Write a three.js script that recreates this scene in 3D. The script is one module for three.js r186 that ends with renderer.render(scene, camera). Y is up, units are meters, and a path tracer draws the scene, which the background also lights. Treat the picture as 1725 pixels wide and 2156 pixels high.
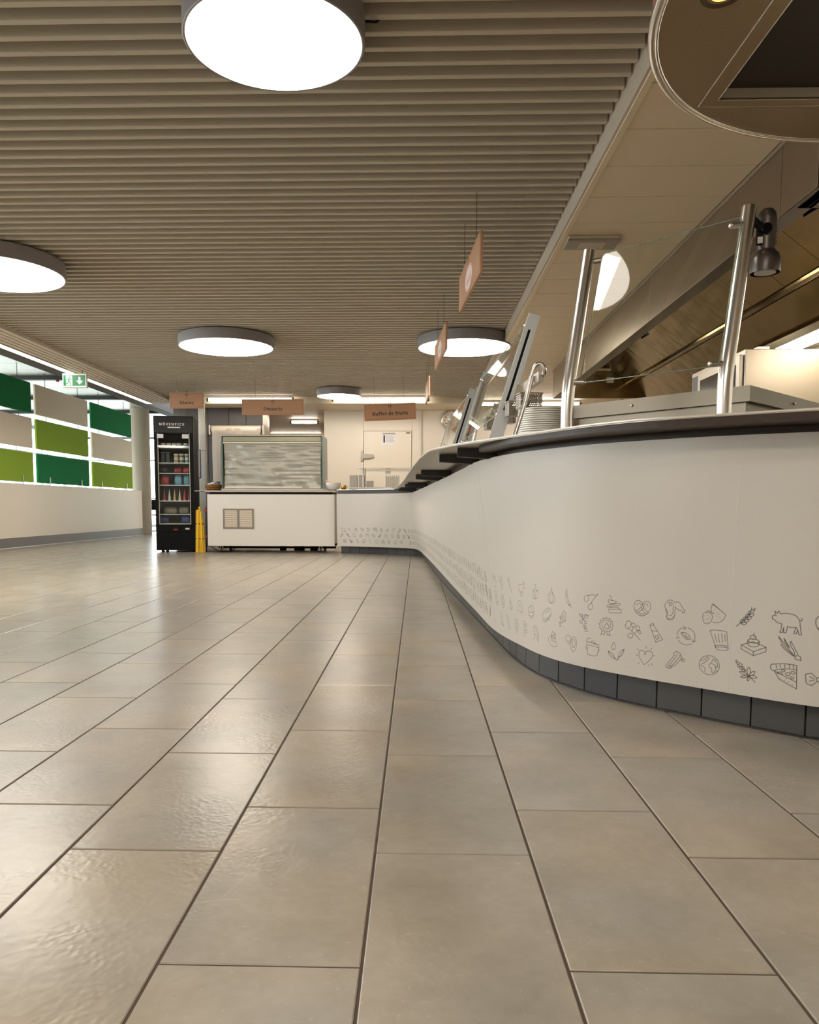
import * as THREE from 'three';
import { mergeGeometries, toCreasedNormals } from 'three/addons/utils/BufferGeometryUtils.js';
import { RoundedBoxGeometry } from 'three/addons/geometries/RoundedBoxGeometry.js';
import { RectAreaLightUniformsLib } from 'three/addons/lights/RectAreaLightUniformsLib.js';

// ---------- camera, sky, exposure ----------
const scene = new THREE.Scene();
const renderer = new THREE.WebGLRenderer({ antialias: true });
renderer.toneMapping = THREE.LinearToneMapping;
renderer.toneMappingExposure = 1.12;
renderer.shadowMap.enabled = true;
RectAreaLightUniformsLib.init();
const camera = new THREE.PerspectiveCamera(2 * Math.atan(1078 / 1638.602) * 180 / Math.PI, 1725 / 2156, 0.05, 200);
camera.position.set(0, 0.6664, 0);
camera.rotation.set(-0.08795, 0.026, 0.00206, 'YXZ');
camera.setViewOffset(1725, 2156, 862.5 - 834.297, 1078 - 1212.917, 1725, 2156);   // shifted lens
scene.background = new THREE.Color(0.86, 0.93, 1.0);
scene.backgroundIntensity = 9.0;

// light levels (radiance of each kind of lamp)
const LAMP = 13, TUBE = 22, STRIP = 26;
const WARM = new THREE.Color(1.0, 0.90, 0.77), TUBEC = new THREE.Color(1.0, 0.90, 0.76), HOODC = new THREE.Color(1.0, 0.83, 0.55);

// ---------- helpers ----------
let seed = 7;
const rnd = () => { seed = (seed * 1664525 + 1013904223) >>> 0; return seed / 4294967296; };
const V3 = (x, y, z) => new THREE.Vector3(x, y, z);
const rgb = (r, g, b) => new THREE.Color().setRGB(r / 255, g / 255, b / 255, THREE.SRGBColorSpace);
const taken = new Map();
function numbered(n) { const k = taken.get(n) || 0; taken.set(n, k + 1); return k ? n + '_' + String(k).padStart(3, '0') : n; }
function mesh(name, geo, mat, parent) {
  const m = new THREE.Mesh(geo, mat); m.name = name; m.castShadow = true; m.receiveShadow = true;
  if (parent) parent.add(m);
  return m;
}
function thing(name, label, category, group, pos = [0, 0, 0], turn = 0) {
  const o = new THREE.Group(); o.name = numbered(name); o.position.set(...pos); o.rotation.y = turn;
  o.userData = { label, category }; if (group) o.userData.group = group;
  scene.add(o); return o;
}
function solo(name, geo, mat, label, category, group) {
  const m = mesh(numbered(name), geo, mat); m.userData = { label, category }; if (group) m.userData.group = group;
  scene.add(m); return m;
}
function struct(name, label) { const o = new THREE.Group(); o.name = name; o.userData = { kind: 'structure', label }; scene.add(o); return o; }
function structMesh(name, geo, mat, label) { const m = mesh(name, geo, mat); m.userData = { kind: 'structure', label }; scene.add(m); return m; }
function dup(root, pos, turn, label) {
  const r = root.clone(); r.name = numbered(root.name.replace(/_\d{3}$/, '')); r.userData = { ...root.userData };
  if (label) r.userData.label = label;
  r.position.set(...pos); if (turn !== undefined) r.rotation.y = turn; scene.add(r); return r;
}
// box given by its limits
const bx = (x0, x1, y0, y1, z0, z1) => new THREE.BoxGeometry(Math.abs(x1 - x0), Math.abs(y1 - y0), Math.abs(z1 - z0)).translate((x0 + x1) / 2, (y0 + y1) / 2, (z0 + z1) / 2);
const rbx = (x0, x1, y0, y1, z0, z1, r = 0.006, s = 2) => new RoundedBoxGeometry(Math.abs(x1 - x0), Math.abs(y1 - y0), Math.abs(z1 - z0), s, r).translate((x0 + x1) / 2, (y0 + y1) / 2, (z0 + z1) / 2);
const merge = (...g) => mergeGeometries(g.map((q) => { const n = q.index ? q.toNonIndexed() : q; for (const k of Object.keys(n.attributes)) if (!['position', 'normal', 'uv'].includes(k)) n.deleteAttribute(k); return n; }));
const cyl = (r0, r1, h, seg = 24, open = false) => new THREE.CylinderGeometry(r0, r1, h, seg, 1, open);
function rod(a, b, r, seg = 10) {
  const A = V3(...a), B = V3(...b), d = B.clone().sub(A), g = cyl(r, r, d.length(), seg);
  g.applyQuaternion(new THREE.Quaternion().setFromUnitVectors(V3(0, 1, 0), d.normalize()));
  return g.translate((A.x + B.x) / 2, (A.y + B.y) / 2, (A.z + B.z) / 2);
}
const tube = (pts, r, n = 40, seg = 14, tension) => new THREE.TubeGeometry(new THREE.CatmullRomCurve3(pts.map((p) => V3(...p)), false, 'centripetal', tension), n, r, seg, false);
const lathe = (pts, seg = 32) => new THREE.LatheGeometry(pts.map((p) => new THREE.Vector2(...p)), seg);
// bar of rectangular section w x t from a to b, "side" = direction of w
function bar(a, b, w, t, side) {
  const A = V3(...a), B = V3(...b), y = B.clone().sub(A), L = y.length(); y.normalize();
  const s = V3(...side), x = s.sub(y.clone().multiplyScalar(s.dot(y))).normalize(), z = x.clone().cross(y);
  const g = new THREE.BoxGeometry(w, L, t);
  g.applyMatrix4(new THREE.Matrix4().makeBasis(x, y, z));
  return g.translate((A.x + B.x) / 2, (A.y + B.y) / 2, (A.z + B.z) / 2);
}
// horizontal plate with outline [x,z]... between heights y0 and y1
function plate(pts, y0, y1, holes = []) {
  const s = new THREE.Shape(pts.map(([x, z]) => new THREE.Vector2(x, -z)));
  for (const h of holes) s.holes.push(new THREE.Path(h.map(([x, z]) => new THREE.Vector2(x, -z))));
  const g = new THREE.ExtrudeGeometry(s, { depth: y1 - y0, bevelEnabled: false, curveSegments: 48 });
  return g.rotateX(-Math.PI / 2).translate(0, y0, 0);
}
// profile of [x,y] swept along z
function profile(pts, z0, z1) {
  const s = new THREE.Shape(pts.map(([x, y]) => new THREE.Vector2(x, y)));
  return new THREE.ExtrudeGeometry(s, { depth: Math.abs(z1 - z0), bevelEnabled: false }).translate(0, 0, Math.min(z0, z1));
}
function canvas(w, h, draw) { const c = document.createElement('canvas'); c.width = w; c.height = h; draw(c.getContext('2d'), w, h); return c; }
function tex(w, h, draw, srgb = true) {
  const t = new THREE.CanvasTexture(canvas(w, h, draw)); if (srgb) t.colorSpace = THREE.SRGBColorSpace;
  t.wrapS = t.wrapT = THREE.RepeatWrapping; t.magFilter = THREE.LinearFilter; t.anisotropy = 8; return t;
}
// tiling value noise, n cells
function noiseGrid(n) { const a = new Float32Array(n * n); for (let i = 0; i < a.length; i++) a[i] = rnd(); return a; }
function vnoise(a, n, x, y) {
  const X = x * n, Y = y * n, i = Math.floor(X), j = Math.floor(Y), f = X - i, g = Y - j, s = f * f * (3 - 2 * f), t = g * g * (3 - 2 * g);
  const q = (u, v) => a[((v % n + n) % n) * n + ((u % n + n) % n)];
  return (q(i, j) * (1 - s) + q(i + 1, j) * s) * (1 - t) + (q(i, j + 1) * (1 - s) + q(i + 1, j + 1) * s) * t;
}
function dataTex(size, fn, srgb, float) {
  const d = float ? new Float32Array(size * size * 4) : new Uint8Array(size * size * 4);
  for (let j = 0; j < size; j++) for (let i = 0; i < size; i++) { const c = fn(i / size, j / size); for (let k = 0; k < 3; k++) d[(j * size + i) * 4 + k] = float ? c[k] / 255 : Math.max(0, Math.min(255, c[k])); d[(j * size + i) * 4 + 3] = float ? 1 : 255; }
  const t = float ? new THREE.DataTexture(d, size, size, THREE.RGBAFormat, THREE.FloatType) : new THREE.DataTexture(d, size, size); t.wrapS = t.wrapT = THREE.RepeatWrapping; t.magFilter = THREE.LinearFilter; t.minFilter = THREE.LinearMipmapLinearFilter; t.generateMipmaps = true;
  if (srgb) t.colorSpace = THREE.SRGBColorSpace; t.needsUpdate = true; return t;
}
const std = (color, roughness = 0.6, metalness = 0, extra = {}) => new THREE.MeshStandardMaterial({ color, roughness, metalness, ...extra });

// ---------- textures and materials ----------
const N8 = noiseGrid(8), N16 = noiseGrid(16), N48 = noiseGrid(48), N128 = noiseGrid(128), N256 = noiseGrid(256);
// stone tile: fine cloudy grain, pits and faint scratches; 1.8 m square
const tileBase = dataTex(1024, (x, y) => {
  const c = vnoise(N8, 8, x, y) * 0.35 + vnoise(N16, 16, x + .3, y) * 0.3 + vnoise(N48, 48, x, y) * 0.2 + vnoise(N128, 128, x, y) * 0.15;
  const warm = vnoise(N8, 8, x + .5, y + .2) - .5, speck = vnoise(N256, 256, x, y) > .93 ? 10 : 0;
  const v = 152 + (c - .5) * 38 + speck;
  return [v + 4 + warm * 8, v - 5 + warm * 2, v - 19 - warm * 6];
}, true);
const tileMap = tex(1024, 1024, (g, w) => {
  const im = g.createImageData(w, w); im.data.set(tileBase.image.data); g.putImageData(im, 0, 0);
  for (let i = 0; i < 26; i++) { const x = rnd() * w, y = rnd() * w, a = rnd() * 6.28, l = 20 + rnd() * 110; g.strokeStyle = `rgba(226,214,192,${.1 + rnd() * .25})`; g.lineWidth = .6 + rnd() * .9; g.beginPath(); g.moveTo(x, y); g.quadraticCurveTo(x + Math.cos(a) * l * .5 + rnd() * 10, y + Math.sin(a) * l * .5 + rnd() * 10, x + Math.cos(a) * l, y + Math.sin(a) * l); g.stroke(); }
});
const tileBump = dataTex(1024, (x, y) => { const f = vnoise(N128, 128, x, y), g = vnoise(N48, 48, x, y), k = vnoise(N16, 16, x, y); const h = vnoise(N256, 256, x, y), m = Math.max(0, Math.min(1, (k - .45) * 4)); const v = 128 + (g - .5) * 18 + (f - .5) * 36 + (h - .5) * (20 + 60 * m); return [v, v, v]; }, false, true);
const tileMats = [1, .965, 1.03, .985].map((k) => new THREE.MeshPhysicalMaterial({ color: new THREE.Color(k, k, k), roughness: 0.28, specularIntensity: 1.0, map: tileMap, bumpMap: tileBump, bumpScale: 0.0011 }));
const grout = std(rgb(82, 68, 58), 0.9);
const wave = dataTex(256, (x, y) => { const v = 128 + (vnoise(N8, 8, x, y) - .5) * 150 + (vnoise(N16, 16, x, y) - .5) * 50; return [v, v, v]; }, false, true);
const steelSatin = std(rgb(186, 178, 166), 0.36, 1);
const steelPost = std(rgb(232, 228, 224), 0.24, 1);
const steelPlate = std(rgb(192, 194, 194), 0.45, 0.6);
const steelDark = std(rgb(122, 108, 94), 0.42, 1);
const black = new THREE.MeshPhysicalMaterial({ color: rgb(12, 11, 11), roughness: .6, specularIntensity: .4 }), blackGloss = new THREE.MeshPhysicalMaterial({ color: rgb(8, 8, 9), roughness: .35, specularIntensity: .3 }), charcoal = std(rgb(58, 56, 56), 0.5, 0.3), anthracite = std(rgb(74, 71, 70), 0.6);
const white = std(rgb(226, 220, 212), 0.55), whiteGloss = std(rgb(232, 228, 222), 0.25), cream = std(rgb(222, 208, 190), 0.6);
const slatMat = std(rgb(200, 190, 172), 0.6), plankMat = std(rgb(236, 218, 190), 0.5), lampHousing = std(rgb(150, 145, 146), 0.5, 0.1);
const glassMat = new THREE.MeshPhysicalMaterial({ color: rgb(250, 255, 252), roughness: 0.02, transmission: 1, thickness: 0, ior: 1.5 });
const glassEdge = new THREE.MeshPhysicalMaterial({ color: rgb(120, 140, 118), roughness: 0.2, transmission: 0.4, thickness: 0 });
const glow = (c, k) => new THREE.MeshStandardMaterial({ color: 0x111111, emissive: c, emissiveIntensity: k, roughness: 0.6 });
const lampGlow = glow(new THREE.Color(1, .92, .8), 11), tubeGlow = glow(new THREE.Color(1, .9, .76), 24), stripGlow = glow(new THREE.Color(1, .95, .88), 5);
const woodMap = tex(512, 512, (g, w, h) => {
  g.fillStyle = 'rgb(184,138,104)'; g.fillRect(0, 0, w, h);
  for (let i = 0; i < 900; i++) { const y = rnd() * h, l = 60 + rnd() * 300, x = rnd() * w - 100; g.strokeStyle = `rgba(${120 + rnd() * 50},${80 + rnd() * 30},${50 + rnd() * 30},${.05 + rnd() * .12})`; g.lineWidth = .6 + rnd() * 1.4; g.beginPath(); g.moveTo(x, y); g.bezierCurveTo(x + l * .3, y + rnd() * 6 - 3, x + l * .7, y + rnd() * 6 - 3, x + l, y + rnd() * 4 - 2); g.stroke(); }
});
const woodMat = std(0xffffff, 0.55, 0, { map: woodMap });
function rectLight(color, intensity, w, h, pos, look) {
  const l = new THREE.RectAreaLight(color, intensity, w, h); l.position.set(...pos); l.lookAt(...look); return l;
}

// ---------- floor ----------
{
  const floor = struct('floor', 'floor of long beige stone tiles with dark joints');
  mesh('screed', bx(-11.4, 3.3, -0.2, -0.0026, -26.4, 4.2), grout, floor);
  const W = 0.3 - 0.005, L = 0.6 - 0.0046, c = 0.0018, d = 0.012, X0 = -0.0772, Z = [1.45316, 1.077];
  function tileGeo(ou, ov) {
    const a = W / 2, b = L / 2, P = [], U = [], I = [];
    const ring = (hx, hz, y) => [[-hx, y, -hz], [hx, y, -hz], [hx, y, hz], [-hx, y, hz]];
    const r0 = ring(a - c, b - c, 0), r1 = ring(a, b, -c * .8), r2 = ring(a, b, -d);
    const quad = (p, q, r, s) => { const k = P.length / 3; for (const v of [p, q, r, s]) { P.push(...v); U.push((v[0] + ou) / 1.8, (v[2] + ov) / 1.8); } I.push(k, k + 2, k + 1, k, k + 3, k + 2); };
    quad(...r0);
    for (let i = 0; i < 4; i++) { const j = (i + 1) % 4; quad(r0[j], r0[i], r1[i], r1[j]); quad(r1[j], r1[i], r2[i], r2[j]); }
    const g = new THREE.BufferGeometry();
    g.setAttribute('position', new THREE.Float32BufferAttribute(P, 3)); g.setAttribute('uv', new THREE.Float32BufferAttribute(U, 2)); g.setIndex(I); g.computeVertexNormals(); return g;
  }
  const geos = []; for (let i = 0; i < 10; i++) geos.push(tileGeo(rnd() * 1.8, rnd() * 1.8));
  const spots = [];
  for (let i = -37; i <= 10; i++) for (let j = -8; j <= 40; j++) {
    const x = X0 + .3 * i + .15, z = -(Z[(i % 2 + 2) % 2] + .6 * j) - .3;
    if (z < -26 || z > 3.8 || x > 3.1) continue;
    const depth = -z, inView = depth > .9 && x / depth > -.62 && x / depth < .6 && !(x > 1.4 || (depth > 2.9 && x > .65));
    spots.push([x, z, inView ? depth : 1e3 + Math.hypot(x, z)]);
  }
  spots.sort((p, q) => p[2] - q[2]);
  const near = spots.slice(0, 300), rest = spots.slice(300);
  near.forEach(([x, z], k) => { const m = mesh('tile' + (k ? '_' + String(k).padStart(3, '0') : ''), geos[Math.floor(rnd() * geos.length)], tileMats[Math.floor(rnd() * 4)], floor); m.position.set(x, (rnd() - .5) * .0006, z); });
  const im = new THREE.InstancedMesh(geos[0], tileMats[0], rest.length); im.name = 'distant_tiles'; im.userData = { kind: 'stuff' };
  const M = new THREE.Matrix4(), C = new THREE.Color();
  rest.forEach(([x, z], k) => { M.makeRotationY(rnd() < .5 ? 0 : Math.PI).setPosition(x, 0, z); im.setMatrixAt(k, M); const v = .96 + rnd() * .08; im.setColorAt(k, C.setRGB(v, v, v)); });
  im.castShadow = im.receiveShadow = true; floor.add(im);
}

// ---------- ceilings ----------
{
  const ceil = struct('ceiling', 'ceiling of parallel beige slats');
  const g = rbx(-4.12, 0.885, 2.466, 2.556, -0.015, 0.015, 0.004, 1);
  for (let k = -17; k < 97; k++) { const m = mesh('slat' + (k > -17 ? '_' + String(k + 17).padStart(3, '0') : ''), g, slatMat, ceil); m.position.z = -3.1558 - .10144 * k + .015; }
  mesh('ceiling_slab', bx(-4.66, 0.93, 2.60, 2.75, -13.6, 4.2), std(rgb(120, 110, 98), .8), ceil);
  mesh('carrier_rail', merge(bx(-3.2, -3.16, 2.556, 2.6, -12.9, 4), bx(-1.6, -1.56, 2.556, 2.6, -12.9, 4), bx(0, .04, 2.556, 2.6, -12.9, 4)), charcoal, ceil);
  // closing fascias
  mesh('edge_fascia', bx(0.892, 0.906, 2.366, 2.6, -12.95, 4.2), std(rgb(196, 182, 166), .5), ceil);
  mesh('edge_trim', bx(0.906, 0.936, 2.36, 2.372, -12.95, 4.2), plankMat, ceil);
  mesh('end_fascia', bx(-4.1, 0.906, 2.366, 2.6, -12.965, -12.95), std(rgb(206, 194, 170), .5), ceil);
}
{
  const ceil = struct('ceiling_001', 'smooth beige metal plank ceiling above the kitchen side');
  let n = 0; const nm = () => 'plank' + (n++ ? '_' + String(n - 1).padStart(3, '0') : '');
  const g = rbx(0.938, 1.69, 2.366, 2.386, -0.1905, 0.1905, 0.003, 1);
  const gw = rbx(0.938, 3.19, 2.366, 2.386, -0.1905, 0.1905, 0.003, 1);
  for (let k = -19; k < 25; k++) { const z = -3.31 - .3865 * k - .193, m = mesh(nm(), z < -10 || z > -3.35 ? gw : g, plankMat, ceil); m.position.z = z; }
  const g2 = rbx(-4.1, 3.19, 2.366, 2.386, -0.0905, 0.0905, 0.004, 1);
  for (let k = 0; k < 40; k++) { const m = mesh(nm(), g2, plankMat, ceil); m.position.z = -13.06 - .184 * k; }
  mesh('ceiling_slab', bx(0.9, 3.3, 2.72, 2.86, -12.95, 4.2), plankMat, ceil);
  mesh('ceiling_slab', bx(0.9, 3.3, 2.39, 2.86, -12.97, -12.955), plankMat, ceil);
  mesh('ceiling_slab', bx(-4.1, 3.3, 2.40, 2.5, -20.6, -12.97), std(rgb(90, 84, 76), .8), ceil);
}
{
  const ceil = struct('ceiling_002', 'higher metal panel ceiling over the window hall on the left');
  const metal = std(rgb(196, 200, 198), 0.34, 0.6);
  let n = 0;
  const g = rbx(-11.2, -4.88, 3.0, 3.03, -0.298, 0.298, 0.004, 1);
  for (let k = 0; k < 50; k++) { const m = mesh('panel' + (n++ ? '_' + String(n - 1).padStart(3, '0') : ''), g, metal, ceil); m.position.z = 3.7 - .6 * k; }
  mesh('ceiling_slab', bx(-11.4, -4.6, 3.05, 3.15, -26.4, 4.2), anthracite, ceil);
  mesh('edge_beam', bx(-4.88, -4.65, 2.436, 3.05, -26, 4.2), anthracite, ceil);
}
// linear air diffuser and light line along the left edge of the slats
{
  const t = thing('linear_diffuser', 'cream linear air diffuser with four black slots along left edge of slat ceiling', 'air diffuser');
  const w = 0.056;
  for (let k = 0; k < 5; k++) mesh('blade', rbx(-4.135 - k * .076 - w, -4.135 - k * .076, 2.43, 2.448, -13.5, 4.1, .003, 1), cream, t);
  mesh('slot_box', bx(-4.53, -4.14, 2.452, 2.58, -13.5, 4.1), black, t); mesh('side_flange', bx(-4.138, -4.122, 2.43, 2.59, -13.5, 4.1), slatMat, t);
  const s = thing('light_line', 'continuous bright light strip running beside the black slotted diffuser', 'light strip');
  mesh('housing', merge(bx(-4.65, -4.64, 2.43, 2.55, -13.5, 4.1), bx(-4.545, -4.535, 2.43, 2.55, -13.5, 4.1), bx(-4.64, -4.545, 2.52, 2.55, -13.5, 4.1)), cream, s);
  mesh('diffuser', bx(-4.64, -4.545, 2.436, 2.444, -13.5, 4.1), stripGlow, s);
  for (let k = 0; k < 5; k++) { const l = rectLight(new THREE.Color(1, .96, .9), STRIP, .09, 3.3, [-4.592, 2.432, 2.2 - k * 3.5], [0, 0, 0]); l.rotation.set(-Math.PI / 2, 0, 0); s.add(l); }
}
// dark service beams across the hall ceiling with red-ended sprinkler heads
for (const [k, z] of [[0, -14.05], [1, -16.6], [2, -19.05]]) {
  const t = thing('ceiling_beam', ['dark service beam under hall ceiling, nearest the exit sign', 'dark service beam under hall ceiling, middle one past the exit sign', 'dark service beam under hall ceiling, farthest one by the round pillar'][k], 'beam', 'service beams in the hall');
  mesh('channel', rbx(-10.8, -4.89, 2.93, 3.0, z - .06, z + .06, .005, 1), charcoal, t);
  for (const x of [-5.4, -5.25]) { mesh('sensor', cyl(.03, .03, .03, 14).translate(x - (k === 0 ? 1.05 : .55), 2.915, z), std(rgb(190, 50, 45), .5), t); }
}

// ---------- walls, windows, pillar ----------
const wallMat = std(rgb(228, 218, 205), 0.7), coldMat = std(rgb(246, 236, 222), 0.5);
structMesh('wall_front', bx(-11.4, 3.4, -0.2, 3.1, 4.2, 4.4), wallMat, 'plain wall behind the viewer');
structMesh('wall_right', bx(3.2, 3.4, -0.2, 2.9, -20.6, 4.2), std(rgb(196, 186, 168), 0.34, 0.85), 'steel clad kitchen wall under the hood');
structMesh('wall_kitchen_end', bx(-4.2, 3.4, -0.2, 2.5, -20.8, -20.6), wallMat, 'pale end wall of the back kitchen');
structMesh('wall_divider', bx(-4.2, -3.96, -0.006, 2.6, -20.6, -13.5), std(rgb(96, 92, 88), .6), 'wall between back kitchen and window hall');
structMesh('wall_hall_side', bx(-4.215, -4.2, -0.006, 3.05, -26.2, -13.66), wallMat, 'wall closing the window hall on its right');
{
  const w = struct('wall_left', 'low cream partition wall with grey baseboard under the acoustic panels');
  mesh('partition', rbx(-6.66, -6.5, 0.0, 1.045, -18.35, 4.1, .006, 1), std(rgb(244, 230, 210), 0.55), w);
  mesh('baseboard', bx(-6.5, -6.488, 0.012, 0.165, -18.35, 4.1), std(rgb(122, 114, 108), .5), w);
  mesh('floor_bead', bx(-6.5, -6.48, 0.0, 0.012, -18.35, 4.1), white, w);
}
{
  const p = struct('pillar', 'round concrete pillar at the end of the partition wall');
  mesh('shaft', cyl(.22, .22, 2.999, 40).translate(-6.6, 1.4995, -18.62), std(rgb(172, 160, 142), .8), p);
}
// glazed facade: left side and far end
{
  const frame = std(rgb(150, 152, 152), .5, .4);
  let n = 1;
  for (let k = 0; k < 10; k++) {
    const z1 = 4.0 - k * 3.02, z0 = z1 - 3.02, w = struct('window_' + n++, 'tall glazed bay of the side facade');
    mesh('frame', merge(bx(-11.25, -11.15, 0, 3.0, z0, z0 + .07), bx(-11.25, -11.15, 0, .08, z0 + .07, z1), bx(-11.25, -11.15, 2.92, 3.0, z0 + .07, z1), bx(-11.24, -11.16, .95, 1.0, z0 + .07, z1), bx(-11.24, -11.16, 2.2, 2.25, z0 + .07, z1), bx(-11.24, -11.16, 0, 3, (z0 + z1) / 2, (z0 + z1) / 2 + .05)), frame, w);
    mesh('pane', new THREE.PlaneGeometry(3.0, 2.9).rotateY(Math.PI / 2).translate(-11.2, 1.5, (z0 + z1) / 2), glassMat, w);
  }
  for (let k = 0; k < 4; k++) {
    const x0 = -11.15 + k * 1.74, x1 = x0 + 1.74, w = struct('window_' + n++, 'tall glazed bay of the far facade');
    mesh('frame', merge(bx(x0, x0 + .07, 0, 3, -26.15, -26.05), bx(x0 + .07, x1, 0, .08, -26.15, -26.05), bx(x0 + .07, x1, 2.92, 3, -26.15, -26.05), bx(x0 + .07, x1, 2.2, 2.25, -26.14, -26.06), bx(x0 + .07, x1, .92, .97, -26.14, -26.06)), frame, w);
    mesh('pane', new THREE.PlaneGeometry(1.7, 2.9).translate((x0 + x1) / 2, 1.5, -26.1), glassMat, w);
  }
}
structMesh('terrace', bx(-40, 20, -0.35, -0.21, -60, 30), std(rgb(150, 148, 140), .9), 'outdoor ground beyond the windows');
// dark panelled wall and steel posts of the dessert bay
{
  const w = struct('wall_dessert', 'dark grey panelled wall behind the dessert counter');
  const x = [-3.96, -3.6, -3.24, -2.94, -2.65];
  mesh('backing', bx(-3.96, -2.63, 0, 2.366, -13.6, -13.52), black, w);
  for (let k = 0; k < 4; k++) { mesh('panel', rbx(x[k] + .003, x[k + 1] - .003, 1.9, 2.366, -13.52, -13.5, .002, 1), std(rgb(84, 80, 77), .5), w); mesh('panel', rbx(x[k] + .003, x[k + 1] - .003, 0, 1.895, -13.52, -13.5, .002, 1), std(rgb(76, 73, 71), .5), w); }
  const t1 = struct('trim_1', 'steel corner post beside the freezer'); mesh('post', rbx(-3.6, -3.49, 0, 2.366, -12.98, -12.9, .006), steelSatin, t1);
  const t2 = struct('trim_2', 'steel edge post ending the dark wall'); mesh('post', rbx(-2.65, -2.56, 0, 2.366, -13.62, -13.48, .006), steelSatin, t2);
}
// cold room
{
  const w = struct('wall_back', 'cream cold room wall behind the fruit buffet');
  mesh('panel', bx(-1.64, -0.945, 0, 2.366, -14.1, -13.9), coldMat, w);
  mesh('panel', bx(-0.942, -0.09, 2.012, 2.366, -14.1, -13.9), coldMat, w);
  mesh('panel', bx(-0.087, 3.2, 0, 2.366, -14.1, -13.9), coldMat, w);
  mesh('panel', bx(-1.64, -1.5, 0, 2.366, -20.6, -14.1), coldMat, w);
  mesh('pipe', cyl(.02, .02, 2.36, 12).translate(.07, 1.18, -13.875), white, w);
  const d = struct('door_1', 'cream cold room door with steel strap hinge');
  mesh('leaf', rbx(-0.937, -0.095, 0.02, 2.006, -13.97, -13.885, .008), coldMat, d);
  mesh('hinge', merge(rbx(-0.985, -0.945, 1.48, 1.66, -13.899, -13.87, .004, 1), plate([[-.95, -.045], [-.76, -.028], [-.76, .028], [-.95, .045]], 0, .02).rotateX(Math.PI / 2).translate(0, 1.57, -13.865)), steelSatin, d);
  mesh('maker_plate', bx(-.19, -.12, 1.965, 1.985, -13.885, -13.882), std(rgb(120, 80, 90), .5), d);
  const notice = tex(256, 210, (g, w2, h) => { g.fillStyle = '#f2eef0'; g.fillRect(0, 0, w2, h); g.fillStyle = '#777'; g.fillRect(26, 14, 205, 10); g.fillRect(10, 30, 235, 7); g.fillStyle = '#333'; g.fillRect(38, 52, 26, 118); g.fillStyle = '#bbb'; for (let i = 0; i < 9; i++) g.fillRect(80, 56 + i * 13, 90 + rnd() * 65, 4); });
  const nt = solo('notice_sheet', bx(-.63, -.36, 1.765, 1.99, -13.885, -13.881), [white, white, white, white, std(0xffffff, .6, 0, { map: notice }), white].map((m) => m), 'white printed notice sheet taped to cold room door', 'notice');
}

// ---------- serving counter ----------
const BOT = [[2.6, -1.86], [2.0, -1.9], [1.5, -2.0], [1.133, -2.175], [.868, -2.412], [.727, -2.548], [.578, -2.724], [.488, -2.897], [.415, -3.186], [.363, -3.484], [.322, -4.22], [.258, -5.595], [.173, -7.526], [.095, -9.1], [.025, -10.2], [-.025, -10.47], [-.12, -10.66], [-.3, -10.79], [-.651, -10.983], [-1.142, -11.209]];
const TOP = [[2.6, -1.84], [2.0, -1.87], [1.48, -1.96], [1.10, -2.14], [.85, -2.29], [.73, -2.395], [.57, -2.57], [.47, -2.75], [.36, -3.02], [.27, -3.53], [.245, -4.1], [.189, -5.35], [.098, -7.3], [.0, -9.0], [-.055, -9.95], [-.085, -10.25], [-.15, -10.46], [-.32, -10.7], [-.655, -10.96], [-1.15, -11.2]];
const TH = (k) => k < 10 ? .872 : k < 13 ? .872 - (k - 9) * .002 : .858;
const cur = (pts, y) => new THREE.CatmullRomCurve3(pts.map((p, k) => V3(p[0], typeof y === 'function' ? y(k) : y, p[1])), false, 'centripetal');
const NB = BOT.length - 1, cb = cur(BOT, .11), ct = cur(TOP, TH);
const at = (k) => [cb.getPoint(k / NB), ct.getPoint(k / NB)];          // k = index of a control point, may be a fraction
const counter = thing('serving_counter', 'long curved white serving counter with food line drawings and dark worktop', 'counter');
// arc length along the lower part, from the right end
const ARC = []; { let a = 0, q = null; for (let i = 0; i <= 1900; i++) { const [b, t] = at(i / 100), m = b.clone().lerp(t, .2); if (q) a += Math.hypot(m.x - q.x, m.z - q.z); ARC.push([i / 100, a, m]); q = m; } }
const arcAt = (k) => { const i = Math.min(1899, Math.floor(k * 100)), f = k * 100 - i; return ARC[i][1] * (1 - f) + ARC[i + 1][1] * f; };

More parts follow.
